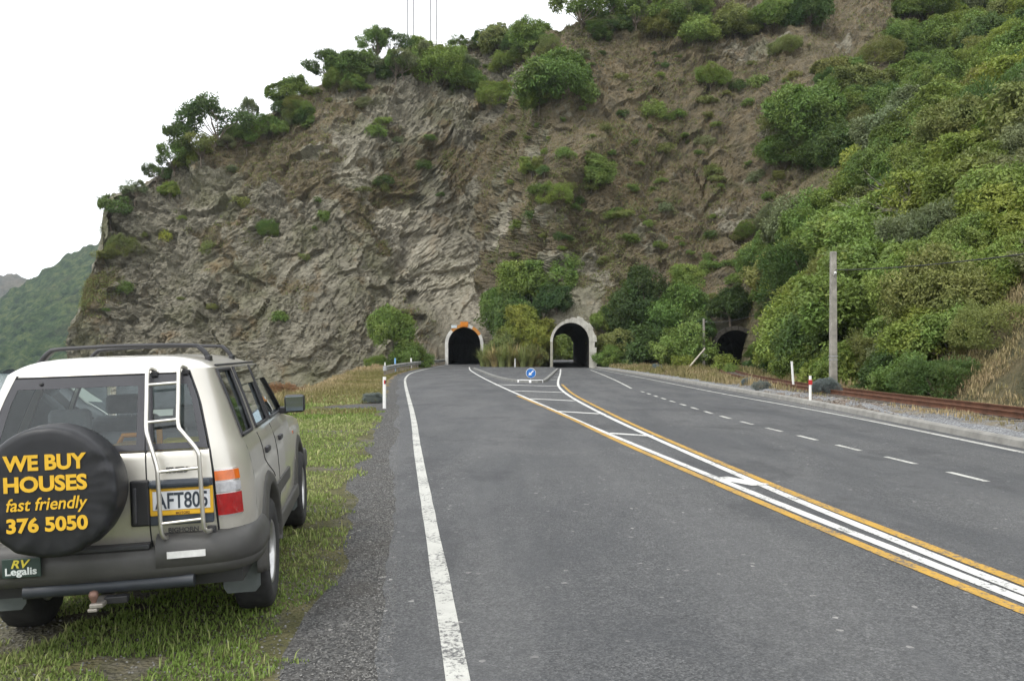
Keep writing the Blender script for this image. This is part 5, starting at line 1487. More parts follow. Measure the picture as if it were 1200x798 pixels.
def car_paint():
    t = NT('champagne_paint'); v = t.coord('Object')
    c = t.ramp(t.noise(v, 3.0, 4), [(0.3, (0.60, 0.575, 0.505)), (0.7, (0.65, 0.625, 0.555))])
    sep = t.n.new('ShaderNodeSeparateXYZ'); t.l.new(v, sep.inputs[0])
    dust = t.math('MULTIPLY', t.ramp(sep.outputs['Z'], [(0.35, 1.0), (0.95, 0.0)]), t.ramp(t.noise(v, 7, 5, 0.7), [(0.3, 0.1), (0.7, 0.75)]))
    c = t.mix(dust, c, (0.25, 0.225, 0.18))
    fl = t.noise(v, 900, 1)
    t.set(color=c, rough=t.ramp(fl, [(0.3, 0.30), (0.7, 0.42)]), metal=0.55, coat=0.8, coatr=0.08, spec=0.5)
    return t.m
def glass_material(name, tint, refl=1.0):
    t = NT(name)
    tr = t.n.new('ShaderNodeBsdfTransparent'); tr.inputs['Color'].default_value = (*tint, 1)
    gl = t.n.new('ShaderNodeBsdfGlossy'); gl.inputs['Roughness'].default_value = 0.02; gl.inputs['Color'].default_value = (0.9, 0.95, 0.95, 1)
    fr = t.n.new('ShaderNodeFresnel'); fr.inputs['IOR'].default_value = 1.52
    mx = t.n.new('ShaderNodeMixShader')
    t.l.new(t.math('MULTIPLY', fr.outputs[0], refl, True), mx.inputs[0]); t.l.new(tr.outputs[0], mx.inputs[1]); t.l.new(gl.outputs[0], mx.inputs[2])
    t.l.new(mx.outputs[0], t.out.inputs['Surface'])
    return t.m
C_PAINT = car_paint()
C_GLASS = glass_material('tinted_glass', (0.60, 0.65, 0.64), 1.6)
C_REAR = glass_material('rear_glass', (0.80, 0.86, 0.85), 1.5)
C_BLACK = plain('black_trim', (0.022, 0.022, 0.024), 0.45, var=0.2)
C_GASK = plain('black_glass_border', (0.04, 0.04, 0.045), 0.25, var=0.15, coat=0.3)
C_CLAD = plain('grey_plastic', (0.060, 0.058, 0.052), 0.55, var=0.25, scale=5, bump=0.1)
C_BUMP = plain('bumper_plastic', (0.062, 0.061, 0.057), 0.5, var=0.22, scale=4, bump=0.1)
C_RUB = plain('tyre_rubber', (0.026, 0.026, 0.026), 0.85, var=0.3, scale=12)
C_FLAP = plain('mudflap_rubber', (0.10, 0.115, 0.11), 0.7, var=0.2)
C_ALLOY = plain('alloy', (0.55, 0.55, 0.54), 0.35, 0.8, var=0.15)
C_TUBE = plain('ladder_metal', (0.72, 0.70, 0.64), 0.28, 0.85, var=0.08)
C_INT = plain('interior_trim', (0.22, 0.225, 0.235), 0.9, var=0.2)
C_SEAT = plain('seat_fabric', (0.24, 0.25, 0.26), 0.95, var=0.2)
C_SMOKE = glass_material('smoked_shield', (0.16, 0.13, 0.17), 1.6)

def xr(z): return float(np.interp(z, [0.62, 0.9, 1.15, 1.21, 1.64, 1.70], [-0.925, -0.945, -0.935, -0.925, -0.785, -0.755]))
def rseam(z): return float(np.interp(z, [0.62, 0.74, 1.07, 1.20, 1.48, 1.70], [0.64, 0.636, 0.617, 0.60, 0.538, 0.455]))
def rside(z): return float(np.interp(z, [0.36, 0.44, 0.60, 0.80, 0.98, 1.10, 1.17, 1.215, 1.45, 1.66], [0.76, 0.795, 0.815, 0.815, 0.805, 0.785, 0.765, 0.742, 0.662, 0.582]))
def rsidex(x, z):                                   # the sides draw in a little towards the nose
    return rside(z) - 0.035 * max(0.0, x - 1.2) / 2.0
BELT = 1.215; TOPZ = 1.66
AX = (0.0, 2.76)
def zlow(x):
    z = 0.40
    for a_ in AX:
        if abs(x - a_) < 0.455: z = max(z, 0.37 + math.sqrt(max(0, 0.455 ** 2 - (x - a_) ** 2)) * 1.08)
    if x < -0.45: z = max(z, 0.62)
    return z
def corner_pt(ph, z):
    A = 0.30 if z < 1.3 else 0.30 - 0.08 * (z - 1.3) / 0.36
    return (xr(z) + A * (1 - math.cos(ph)), rseam(z) + (rsidex(0, z) - rseam(z)) * math.sin(ph))
XFR = 1.95
shell_lo, shell_up = MB(), MB()
PH = [R(a_) for a_ in (0, 8, 18, 30, 42, 54, 66, 78, 90)]
for sgn in (1, -1):
    # rear corner posts, sill to roof edge
    rows = []
    for z in [0.62, 0.68, 0.76, 0.86, 0.96, 1.06, 1.14, 1.19, BELT, 1.3, 1.38, 1.46, 1.54, 1.60, 1.64, TOPZ]:
        rows.append([L3(corner_pt(p, z)[0], sgn * corner_pt(p, z)[1], z) for p in PH])
    shell_lo.grid(rows)
    # lower side from the corner forward to the door hinge line
    xs = np.unique(np.concatenate([np.linspace(-0.635, XFR, 62), np.linspace(-0.455, 0.455, 24)]))
    rows = []
    for x_ in xs:
        zl = zlow(x_); t_ = np.linspace(0, 1, 13)
        col_ = []
        for q in t_:
            z = zl + (BELT - zl) * q
            cx = x_
            if x_ == xs[0]: cx = xr(z) + 0.30
            col_.append(L3(cx, sgn * (rsidex(x_, z) if x_ > -0.4 else rsidex(0, z)), z))
        rows.append(col_)
    shell_lo.grid(rows)
body = shell_lo.build('body', C_PAINT, car)
# greenhouse side: posts and windows as slanted columns (x at belt, x at top)
EDGES = [(-0.625, -0.575), (-0.20, -0.10), (-0.06, -0.0), (0.0, 0.05), (0.66, 0.68), (0.72, 0.73), (0.80, 0.80), (1.80, 1.27), (1.98, 1.34)]
SOLID = [0, 0, 1, 0, 1, 0, 1, 0, 1]                # which gaps between consecutive edges are posts
def gpt(xb, xt, q, sgn, off=0.0):
    z = BELT + (TOPZ - BELT) * q; x_ = xb + (xt - xb) * q
    return L3(x_, sgn * (rsidex(x_, z) + off), z)
qs = np.linspace(0, 1, 9)
def side_patch(m, a_, b_, sgn, q0=0.0, q1=1.0, off=0.0, n=4):
    m.grid([[gpt(a_[0] + (b_[0] - a_[0]) * k / n, a_[1] + (b_[1] - a_[1]) * k / n, q0 + (q1 - q0) * q, sgn, off) for q in qs] for k in range(n + 1)])
spec_ = [((-0.66, -0.60), EDGES[0], 'post'), (EDGES[0], EDGES[1], 'quarter'), (EDGES[1], EDGES[3], 'post'), (EDGES[3], EDGES[4], 'rear'), (EDGES[4], EDGES[6], 'pillar'), (EDGES[6], EDGES[7], 'front'), (EDGES[7], EDGES[8], 'post')]
for sgn in (1, -1):
    for a_, b_, k_ in spec_:
        if k_ in ('post', 'pillar'):
            posts = MB(); side_patch(posts, a_, b_, sgn); posts.build('window_post', C_PAINT, car)
        else:
            for q0, q1 in ((0.0, 0.045), (0.955, 1.0)):
                posts = MB(); side_patch(posts, a_, b_, sgn, q0, q1); posts.build('window_rail', C_PAINT, car)
for sgn in (1, -1):
    for a_, b_, k_ in spec_:
        if k_ in ('post', 'pillar'): continue
        w_ = empty('side_window', (0, 0, 0)); w_.parent = car
        pane = MB(); side_patch(pane, a_, b_, sgn, 0.05, 0.955, -0.008); pane.build('glass', C_GLASS, w_)
        fr = MB()
        ring = [gpt(*a_, q, sgn, 0.003) for q in np.linspace(0.045, 0.96, 8)] + [gpt(*b_, q, sgn, 0.003) for q in np.linspace(0.96, 0.045, 8)]
        fr.tube(ring + ring[:1], 0.013, 6, cap=False); fr.build('gasket', C_BLACK, w_)
        if k_ in ('rear', 'front'):
            vz = MB(); side_patch(vz, (a_[0] + 0.02, a_[1] + 0.0), (b_[0] - 0.02, b_[1]), sgn, 0.70 if k_ == 'rear' else 0.73, 0.98, 0.018)
            vz.build('weather_shield', C_SMOKE, w_)
# roof: rings drawn in from the edge to a spine
edge = []
for k in range(13): r_ = -0.47 + 0.94 * k / 12; edge.append((xr(1.64), r_, 1.64))
edge += [(corner_pt(p, TOPZ)[0], corner_pt(p, TOPZ)[1], 1.645 + 0.015 * math.sin(p)) for p in PH]
edge += [(x_, rsidex(x_, TOPZ), TOPZ) for x_ in np.linspace(-0.45, 1.25, 18)]
edge += [(1.34, r_, TOPZ) for r_ in np.linspace(0.50, -0.50, 11)]
edge += [(x_, -rsidex(x_, TOPZ), TOPZ) for x_ in np.linspace(1.25, -0.45, 18)]
edge += [(corner_pt(p, TOPZ)[0], -corner_pt(p, TOPZ)[1], 1.645 + 0.015 * math.sin(p)) for p in PH[::-1]]
rows = []
for t_ in [0, 0.025, 0.06, 0.11, 0.18, 0.28, 0.42, 0.6, 0.8, 1.0]:
    ring = []
    for (x_, r_, z_) in edge:
        sx_ = min(max(x_, -0.42), 0.95)
        rise = 1 - (1 - t_) ** 5.0
        zt = 1.752 - 0.045 * max(0.0, (x_ - 0.6) / 0.7) ** 2 - 0.012 * max(0.0, (-x_ - 0.2)) 
        ring.append(L3(x_ + (sx_ - x_) * t_, r_ * (1 - t_), z_ + (zt - z_) * rise))
    rows.append(ring)
MB().grid(rows, closed=True).build('roof', C_PAINT, car)
for s in (-1, 1):
    MB().tube([L3(x_, s * (rsidex(x_, TOPZ) - 0.01), TOPZ + 0.012) for x_ in np.linspace(-0.5, 1.25, 12)], 0.008, 5).build('gutter', C_BLACK, car)

# tailgate: two side hinged doors, split right of the middle
SPLIT = 0.258
def tg_pt(r_, z, off=0.0): return L3(xr(z) - 0.006 - off - 0.018 * (1 - (r_ / 0.66) ** 2), r_, z)
def split(z): return SPLIT - 0.02 * (z - 1.0) * 1.6
def door(name, side, label=None):
    rows = []
    for z in [0.655, 0.70, 0.76, 0.80, 0.86, 0.92, 0.98, 1.04, 1.10, 1.15, 1.185, 1.198]:
        a_, b_ = ((-rseam(z) + 0.006, split(z) - 0.004) if side < 0 else (split(z) + 0.004, rseam(z) - 0.006))
        n = 14 if side < 0 else 6
        off = 0.012 * math.sin(math.pi * min(1, max(0, (z - 0.66) / 0.54))) - (0.012 if z < 0.70 or z > 1.19 else 0)
        rows.append([tg_pt(a_ + (b_ - a_) * k / n, z, off) for k in range(n + 1)])
    d_ = MB().grid(rows).build(name, C_PAINT, car)
    # window: black border and pane
    def wpt(u, v, off=0.004):
        z = 1.203 + (1.632 - 1.203) * v
        a_, b_ = ((-rseam(z) + 0.008, split(z) - 0.004) if side < 0 else (split(z) + 0.004, rseam(z) - 0.008))
        return tg_pt(a_ + (b_ - a_) * u, z, off)
    bw = 0.055 if side < 0 else 0.12
    U_ = [0, bw, 1 - bw, 1]; V_ = [0, 0.085, 0.86, 1]
    win = MB()
    for i in range(3):
        for j in range(3):
            if i == 1 and j == 1: continue
            win.grid([[wpt(U_[i] + (U_[i + 1] - U_[i]) * a_ / 4, V_[j] + (V_[j + 1] - V_[j]) * b_ / 4) for b_ in range(5)] for a_ in range(5)])
    f_ = win.build('window_frame', C_GASK, d_)
    pane = MB().grid([[wpt(bw * 0.9 + (1 - 1.8 * bw) * a_ / 8, 0.075 + 0.80 * b_ / 8, 0.0015) for b_ in range(9)] for a_ in range(9)])
    pane.build('window_pane', C_REAR, d_)
    return d_
dl_ = door('tailgate_door', -1); dr_ = door('tailgate_door', 1)
MB().tube([tg_pt(split(z), z, -0.004) for z in np.linspace(0.655, 1.635, 12)], 0.007, 5).build('door_seal', C_BLACK, car)
for s in (-1, 1): MB().tube([L3(xr(z) - 0.0, s * (rseam(z) - 0.002), z) for z in np.linspace(0.66, 1.65, 16)], 0.006, 5).build('door_seal', C_BLACK, car)
MB().tube([L3(xr(1.64) - 0.012, r_, 1.637) for r_ in np.linspace(-0.46, 0.46, 10)], 0.006, 5).build('door_seal', C_BLACK, car)
MB().lathe([(0, 0), (0.012, 0), (0.010, 0.012), (0, 0.013)], 12, Matrix.Translation(L3(xr(1.6) - 0.02, -0.33, 1.60)) @ Matrix.Rotation(R(-90), 4, 'Y')).build('washer_nozzle', C_BLACK, dl_)

def word(txt, name, size, rc, zc, x_, mat, parent, bold=0.0, shear=0.0, wide=None, ext=0.0006, roll=0.0, spacing=1.0):
    cu = bpy.data.curves.new(name, 'FONT'); cu.body = txt; cu.size = size; cu.align_x = 'CENTER'; cu.align_y = 'CENTER'
    cu.offset = bold; cu.shear = shear; cu.extrude = ext; cu.space_character = spacing; cu.resolution_u = 4
    to = bpy.data.objects.new(name, cu); COL.objects.link(to)
    bpy.context.view_layer.update()
    me = bpy.data.meshes.new_from_object(to.evaluated_get(bpy.context.evaluated_depsgraph_get()))
    COL.objects.unlink(to); bpy.data.objects.remove(to)
    v = np.array([q.co[:] for q in me.vertices]); w = v[:, 0].max() - v[:, 0].min()
    k = wide / w if wide else 1.0
    cx_, cy_ = (v[:, 0].max() + v[:, 0].min()) / 2, (v[:, 1].max() + v[:, 1].min()) / 2
    M_ = Matrix.Translation(L3(x_, rc, zc)) @ Matrix(((0, 0, -1, 0), (-1, 0, 0, 0), (0, 1, 0, 0), (0, 0, 0, 1))) @ Matrix.Rotation(roll, 4, 'Z') @ Matrix.Diagonal((k, 1, 1, 1)) @ Matrix.Translation((-cx_, -cy_, 0))
    me.transform(M_); me.name = name
    return link(name, me, mat, parent)

# handle, number plate panel, badges
hb = MB().box(L3(-0.982, 0.222, 0.91), (0.035, 0.105, 0.262)).build('door_handle', C_BLACK, dl_, 0.012)
MB().box(L3(-1.004, 0.198, 0.90), (0.02, 0.022, 0.20)).build('grip', plain('dark_grip', (0.05, 0.05, 0.055), 0.35), hb, 0.006)
pn_ = MB().box(L3(-0.974, 0.442, 0.905), (0.022, 0.352, 0.258)).build('plate_panel', plain('blue_black_panel', (0.04, 0.05, 0.065), 0.4, var=0.2), dr_, 0.01)
MB().box(L3(-0.992, 0.442, 1.012), (0.05, 0.34, 0.05)).build('plate_lamp_hood', plain('blue_black_panel', (0.045, 0.055, 0.07), 0.4), dr_, 0.02)
np_ = MB().box(L3(-0.989, 0.447, 0.912), (0.010, 0.345, 0.158)).build('plate_surround', plain('yellow_surround', (0.70, 0.40, 0.02), 0.5, var=0.1), dr_, 0.006)
MB().box(L3(-0.995, 0.447, 0.918), (0.006, 0.312, 0.108)).build('number_plate', plain('plate_white', (0.62, 0.64, 0.66), 0.4, var=0.06), dr_, 0.003)
M_INK = plain('plate_ink', (0.03, 0.04, 0.055), 0.5)
word('AFT805', 'plate_number', 0.125, 0.447, 0.918, -0.9995, M_INK, dr_, 0.002, 0, 0.285)
word('MOTORS', 'dealer_name', 0.020, 0.452, 0.846, -0.9955, plain('surround_ink', (0.16, 0.07, 0.01), 0.6), dr_, 0.0006, 0, 0.075)
M_BADGE = plain('badge_grey', (0.10, 0.10, 0.10), 0.35, 0.4)
M_BADGED = plain('badge_dark', (0.06, 0.06, 0.06), 0.4, 0.2)
word('ISUZU', 'badge', 0.042, 0.425, 1.088, -0.978, M_BADGE, dr_, 0.0025, 0, 0.118, 0.003)
word('BIGHORN', 'badge', 0.036, 0.448, 0.745, -0.972, M_BADGED, dr_, 0.001, 0, 0.165, 0.003)

# rear lamps
C_AMBER = plain('amber_lens', (0.62, 0.13, 0.01), 0.15, var=0.15, scale=30, coat=0.8)
C_CLEAR = plain('clear_lens', (0.40, 0.40, 0.41), 0.12, var=0.25, scale=30, coat=0.8)
C_REDL = plain('red_lens', (0.33, 0.008, 0.008), 0.15, var=0.2, scale=30, coat=0.8)
C_BEZ = plain('chrome_bezel', (0.66, 0.66, 0.64), 0.2, 0.7)
for s in (1, -1):
    lamp = empty('rear_lamp', (0, 0, 0)); lamp.parent = car
    def lrow(z0, z1, off, a0=2, a1=42):
        rows = []
        for z in (z0, (z0 + z1) / 2, z1):
            row = []
            for a_ in np.linspace(a0, a1, 7):
                p = corner_pt(R(a_), z); bulge = off
                nx, nr = -math.cos(R(a_)), math.sin(R(a_))
                row.append(L3(p[0] + nx * bulge, s * (p[1] + nr * bulge), z))
            rows.append(row)
        return rows
    def lens(name, z0, z1, mat, off=0.02):
        m = MB(); o_ = lrow(z0, z1, off); i_ = lrow(z0, z1, -0.01)
        m.grid(o_)
        per_o = o_[0] + [r_[-1] for r_ in o_[1:]] + o_[-1][::-1][1:] + [r_[0] for r_ in o_[::-1][1:-1]]
        per_i = i_[0] + [r_[-1] for r_ in i_[1:]] + i_[-1][::-1][1:] + [r_[0] for r_ in i_[::-1][1:-1]]
        m.grid([per_o, per_i], smooth=False, closed=True)
        m.build(name, mat, lamp)
    lens('bezel', 0.800, 1.075, C_BEZ, 0.012)
    lens('indicator_lens', 1.010, 1.066, C_AMBER, 0.022); lens('reverse_lens', 0.945, 0.998, C_CLEAR, 0.020); lens('brake_lens', 0.810, 0.933, C_REDL, 0.022)

# bumper, step, stickers
def bump_path(xo, n=10):
    pts = []
    for (x_, r_) in [(-0.46, 0.842), (-0.62, 0.842), (-0.76, 0.83), (-0.86, 0.80), (-0.93, 0.745), (-0.975, 0.66), (-1.00, 0.54), (-1.015, 0.40), (-1.02, 0.2), (-1.022, 0.0)]:
        pts.append((x_, r_))
    return pts + [(x_, -r_) for x_, r_ in pts[::-1][1:]]
def sweep(path, sec, closed=True):
    rows = []
    for i, (x_, r_) in enumerate(path):
        a_, b_ = path[max(i - 1, 0)], path[min(i + 1, len(path) - 1)]
        t_ = Vector((b_[0] - a_[0], b_[1] - a_[1])).normalized(); n = Vector((t_.y, -t_.x))     # outwards
        if n.x * (x_ + 0.3) + n.y * r_ < 0: n = -n
        rows.append([L3(x_ + n.x * o_, r_ + n.y * o_, z) for o_, z in sec])
    return rows
bp = bump_path(0)
bm_ = MB(); rw = sweep(bp, [(-0.14, 0.655), (-0.03, 0.655), (0.0, 0.645), (0.012, 0.60), (0.012, 0.535), (-0.005, 0.49), (-0.06, 0.475), (-0.14, 0.475)])
bm_.grid(rw, closed=True); bm_.add(rw[0], [tuple(range(8))]); bm_.add(rw[-1], [tuple(range(8))])
bumper = bm_.build('rear_bumper', C_BUMP, car)
for s in (1, -1):
    hp = [(x_, s * r_) for x_, r_ in bump_path(0)[:8]] + [(-1.018, s * 0.305)]
    m = MB(); rw = sweep(hp, [(-0.16, 0.735), (-0.05, 0.728), (-0.008, 0.712), (0.022, 0.665), (0.026, 0.60), (0.012, 0.545), (-0.03, 0.525), (-0.16, 0.525)])
    m.grid(rw, closed=True); m.add(rw[0], [tuple(range(8))]); m.add(rw[-1], [tuple(range(8))])
    m.build('bumper_cap', C_BUMP, bumper)
MB().box(L3(-0.975, -0.02, 0.668), (0.09, 0.58, 0.03)).build('step_pad', plain('step_pad', (0.035, 0.036, 0.038), 0.6), bumper, 0.008)
MB().box(L3(-0.955, -0.02, 0.655), (0.02, 0.58, 0.05)).build('bumper_recess', C_CLAD, bumper)
MB().box(L3(-1.058, 0.475, 0.622), (0.004, 0.205, 0.038), Matrix.Rotation(R(3.5), 3, 'Z')).build('sticker', plain('white_sticker', (0.66, 0.66, 0.64), 0.5, var=0.1, scale=40), bumper)
sg_ = MB().box(L3(-1.052, -0.385, 0.608), (0.012, 0.20, 0.105), Matrix.Rotation(R(-2.5), 3, 'Z')).build('bumper_sign', plain('dark_green_plate', (0.028, 0.052, 0.042), 0.5), bumper, 0.004)
word('RV', 'sign_word', 0.060, -0.385, 0.632, -1.064, plain('sign_yellow', (0.62, 0.52, 0.06), 0.5), bumper, 0.0015, 0.3, 0.10)
word('Legalis', 'sign_word', 0.055, -0.385, 0.586, -1.064, plain('sign_white', (0.66, 0.70, 0.68), 0.5), bumper, 0.0015, 0.0, 0.16)
# tow bar
tb = MB().tube([L3(-0.985, -0.40, 0.458), L3(-0.985, 0.50, 0.458)], 0.040, 12).build('tow_bar', plain('tow_bar', (0.03, 0.035, 0.042), 0.45, var=0.2), car)
MB().box(L3(-1.04, 0.02, 0.395), (0.24, 0.07, 0.025)).box(L3(-1.10, 0.0, 0.372), (0.12, 0.05, 0.02)).build('tow_tongue', plain('worn_steel', (0.28, 0.26, 0.23), 0.5, 0.5, var=0.3), tb, 0.006)
MB().lathe([(0, 0), (0.012, 0), (0.014, 0.03), (0.022, 0.045), (0.026, 0.062), (0.020, 0.082), (0, 0.09)], 16, Matrix.Translation(L3(-1.125, 0.0, 0.385))).build('tow_ball', plain('rusty_ball', (0.22, 0.13, 0.10), 0.5, 0.5), tb)
MB().box(L3(-1.06, 0.10, 0.40), (0.05, 0.12, 0.04)).build('plug_socket', C_BLACK, tb, 0.006)
# underside and exhaust
MB().box(L3(1.1, 0, 0.46), (3.9, 1.35, 0.12)).box(L3(0.0, 0, 0.36), (0.12, 1.3, 0.12)).box(L3(-0.62, 0, 0.50), (0.5, 1.5, 0.20)).build('chassis', C_BLACK, car)
# mudflaps
for s in (1, -1):
    for ax_, bk in ((-0.475, 0.0), (2.32, 0.0)):
        MB().add([L3(ax_, s * 0.565, 0.55), L3(ax_, s * 0.80, 0.55), L3(ax_ - 0.02, s * 0.80, 0.27), L3(ax_ - 0.025, s * 0.77, 0.235), L3(ax_ - 0.025, s * 0.60, 0.235), L3(ax_ - 0.02, s * 0.575, 0.27)],
                 [(0, 1, 2, 3, 4, 5)]).build('mudflap', C_FLAP, car).modifiers.new('solid', 'SOLIDIFY').thickness = 0.008
# wheel arch flares and sills
for s in (1, -1):
    for ax_ in AX:
        rows = []
        for k in range(25):
            a_ = R(-14 + 208 * k / 24); ca, sa = math.cos(a_), math.sin(a_)
            row = []
            for rad, r_ in [(0.445, 0.74), (0.443, 0.838), (0.465, 0.850), (0.515, 0.842), (0.545, 0.815), (0.55, 0.79)]:
                zz = 0.37 + rad * 1.04 * sa
                row.append(L3(ax_ + rad * ca, s * (r_ - 0.02 * max(0, (zz - 0.7) / 0.3) - 0.035 * (ax_ > 1)), max(0.36, zz)))
            rows.append(row)
        MB().grid(rows).build('wheel_flare', C_CLAD, car)
    MB().box(L3(1.35, s * 0.79, 0.43), (1.9, 0.07, 0.12)).build('sill', C_CLAD, car, 0.02)
    # moulding along the doors, door handles, door gaps
    MB().box(L3(0.95, s * 0.818, 0.72), (1.0, 0.02, 0.10)).build('side_moulding', C_CLAD, car, 0.008)
    for hx in (0.12, 0.98): MB().box(L3(hx, s * 0.800, 1.065), (0.16, 0.03, 0.04)).build('door_handle', C_BLACK, car, 0.008)
    for gx in (0.70, ): MB().tube([L3(gx, s * (rsidex(gx, z) + 0.001), z) for z in np.linspace(0.45, 1.2, 8)], 0.004, 4).build('door_seal', C_BLACK, car)
    MB().tube([L3(-0.05 + (0.47 if z < 0.85 else 0.47 * max(0, (1.0 - z) / 0.15)), s * (rsidex(0, z) + 0.001), z) for z in np.linspace(0.83, 1.2, 9)], 0.004, 4).build('door_seal', C_BLACK, car)
    # front indicator repeater
    MB().box(L3(2.30, s * 0.775, 0.98), (0.06, 0.02, 0.03)).build('side_repeater', C_AMBER, car)
# front: wings, bonnet, windscreen, grille
fb = MB(); rows = []
for x_ in np.concatenate([np.linspace(1.9, 3.3, 32), [3.38, 3.46, 3.50]]):
    zt = float(np.interp(x_, [1.9, 2.6, 3.3, 3.5], [1.19, 1.13, 1.06, 0.96])); zl = max(zlow(x_), 0.45)
    sh = 0.0 if x_ < 3.2 else 0.07 * (x_ - 3.2) / 0.3
    half = [(rsidex(x_, zl) - sh, zl), (rsidex(x_, 0.75) - sh, max(zl, 0.75) if zl < 0.75 else zl + 0.02), (rsidex(x_, 0.95) - sh, max(0.95, zl + 0.04)), (0.75 - sh, zt - 0.03), (0.70 - sh, zt), (0.35, zt + 0.025), (0, zt + 0.03)]
    rows.append([L3(x_, r_, z) for r_, z in half] + [L3(x_, -r_, z) for r_, z in half[::-1][1:]])
fb.grid(rows); fb.add(rows[-1], [tuple(range(len(rows[-1])))])
fb.build('bonnet', C_PAINT, car)
MB().box(L3(3.52, 0, 0.82), (0.04, 1.0, 0.2)).build('grille', C_BLACK, car, 0.01)
for s in (1, -1): MB().box(L3(3.51, s * 0.58, 0.84), (0.05, 0.24, 0.17)).build('headlamp', C_CLEAR, car, 0.02)
MB().box(L3(3.56, 0, 0.58), (0.16, 1.62, 0.22)).build('front_bumper', C_BUMP, car, 0.04)
MB().grid([[L3(1.36 + (1.98 - 1.36) * (1 - q), r_ * (0.52 + 0.20 * (1 - q)), 1.20 + 0.455 * q) for q in np.linspace(0, 1, 6)] for r_ in np.linspace(-1, 1, 9)]).build('windscreen', C_GLASS, car)
# wheels
def wheel(x_, s):
    e = empty('wheel', L3(x_, s * 0.715, 0.372)); e.parent = car
    prof = []
    M_ = Matrix.Rotation(R(90), 4, 'X')
    base = [(0.215, -0.10), (0.24, -0.115), (0.30, -0.122), (0.345, -0.112), (0.366, -0.095), (0.372, -0.06), (0.372, 0.06), (0.366, 0.095), (0.345, 0.112), (0.30, 0.122), (0.24, 0.115), (0.215, 0.10)]
    n = 96; rows = []
    for j, (rad, h) in enumerate(base):
        row = []
        for k in range(n):
            w = 2 * math.pi * k / n
            rr_ = rad - (0.011 if 3 <= j <= 8 and (k // 2 + (j % 2)) % 2 else 0.0)
            row.append(M_ @ Vector((rr_ * math.cos(w), rr_ * math.sin(w), h)))
        rows.append(row)
    MB().grid(rows, closed=True).build('tyre', C_RUB, e)
    rim = MB()
    for sd in (-1, 1):
        rim.lathe([(0.218, sd * 0.100), (0.205, sd * 0.108), (0.195, sd * 0.09), (0.185, sd * 0.03)], 32, M_)
    rim.lathe([(0.185, -0.03), (0.185, 0.03)], 32, M_)
    for k in range(6):
        a_ = k * math.pi / 3
        d_ = Vector((math.cos(a_), 0, math.sin(a_))); t_ = Vector((-math.sin(a_), 0, math.cos(a_)))
        for yy in (-1, 1):
            o_ = Vector((0, yy * 0.065, 0))
            rim.add([o_ + d_ * 0.05 + t_ * 0.035, o_ + d_ * 0.05 - t_ * 0.035, o_ * 1.2 + d_ * 0.19 - t_ * 0.05, o_ * 1.2 + d_ * 0.19 + t_ * 0.05], [(0, 1, 2, 3)])
    rim.lathe([(0, -0.085), (0.05, -0.08), (0.06, -0.05), (0.06, 0.05), (0.05, 0.08), (0, 0.085)], 20, M_)
    rim.build('rim', C_ALLOY, e)
for ax_ in AX:
    for s in (1, -1): wheel(ax_, s)
# wheel housings, so the arches read as hollow and dark
for s in (1, -1):
    for ax_ in AX:
        rows = [[L3(ax_ + 0.47 * math.cos(R(a_)), s * r_, 0.37 + 0.47 * math.sin(R(a_))) for r_ in (0.45, 0.79)] for a_ in np.linspace(0, 180, 15)]
        MB().grid(rows).build('wheel_housing', C_BLACK, car)

# spare wheel cover
def cover_material():
    t = NT('vinyl_cover'); v = t.coord('Object')
    t.set(color=t.ramp(t.noise(v, 4, 4), [(0.3, (0.010, 0.011, 0.013)), (0.7, (0.017, 0.018, 0.021))]), rough=t.ramp(t.noise(v, 9, 4), [(0.3, 0.38), (0.7, 0.55)]), spec=0.5)
    t.bump(t.noise(v, 420, 2), 0.12, 0.001)
    return t.m
CR, CZ = -0.155, 1.043
rows = []
prof = [(0.0, -1.312), (0.10, -1.312), (0.20, -1.311), (0.27, -1.309), (0.310, -1.308), (0.330, -1.303), (0.341, -1.293), (0.347, -1.27), (0.351, -1.22), (0.354, -1.17), (0.352, -1.12), (0.345, -1.08), (0.33, -1.055), (0.20, -1.05)]
n = 120
for (rad, x_) in prof:
    row = []
    for k in range(n):
        a_ = 2 * math.pi * k / n
        wr = sstep(0.20, 0.33, np.array(rad)) * (1 - sstep(0.345, 0.40, np.array(rad)) * 0)
        ms = 0.35 + 0.65 * max(0.0, math.cos(a_ + 0.6)); w1 = ms * float(vnoise(np.array([math.cos(a_ + rad * 2.2) * 8]), math.sin(a_ + rad * 2.2) * 8 + rad * 9, 1.0, 91)[0]); w2 = float(vnoise(np.array([math.cos(a_ + rad * 1.5) * 3.0]), math.sin(a_ + rad * 1.5) * 3.0, rad * 3, 92)[0])
        dx = (0.009 * w1 + 0.006 * w2) * float(wr) * (1.6 if x_ > -1.30 else 1.0)
        rr_ = rad * (1 + 0.012 * w1 * float(wr)) 
        row.append(L3(x_ - dx, CR + rr_ * math.cos(a_), CZ + rr_ * math.sin(a_)))
    rows.append(row)
cover = MB().grid(rows, closed=True).build('spare_wheel_cover', cover_material(), car)
M_YTXT = plain('yellow_print', (0.72, 0.43, 0.025), 0.55, var=0.08, scale=14)
XT = -1.3165
word('WE BUY', 'cover_word', 0.108, CR, 1.206, XT, M_YTXT, cover, 0.0042, 0, 0.405, 0.001)
word('HOUSES', 'cover_word', 0.108, CR, 1.096, XT, M_YTXT, cover, 0.0042, 0, 0.405, 0.001)
word('fast friendly', 'cover_word', 0.092, CR + 0.004, 0.982, XT, M_YTXT, cover, 0.0012, 0.22, 0.395, 0.001)
word('376 5050', 'cover_word', 0.100, CR + 0.002, 0.884, XT, M_YTXT, cover, 0.0038, 0.0, 0.395, 0.001)
MB().tube([L3(-0.95, CR, CZ), L3(-1.06, CR, CZ)], 0.16, 20).build('spare_wheel_carrier', C_BLACK, car)

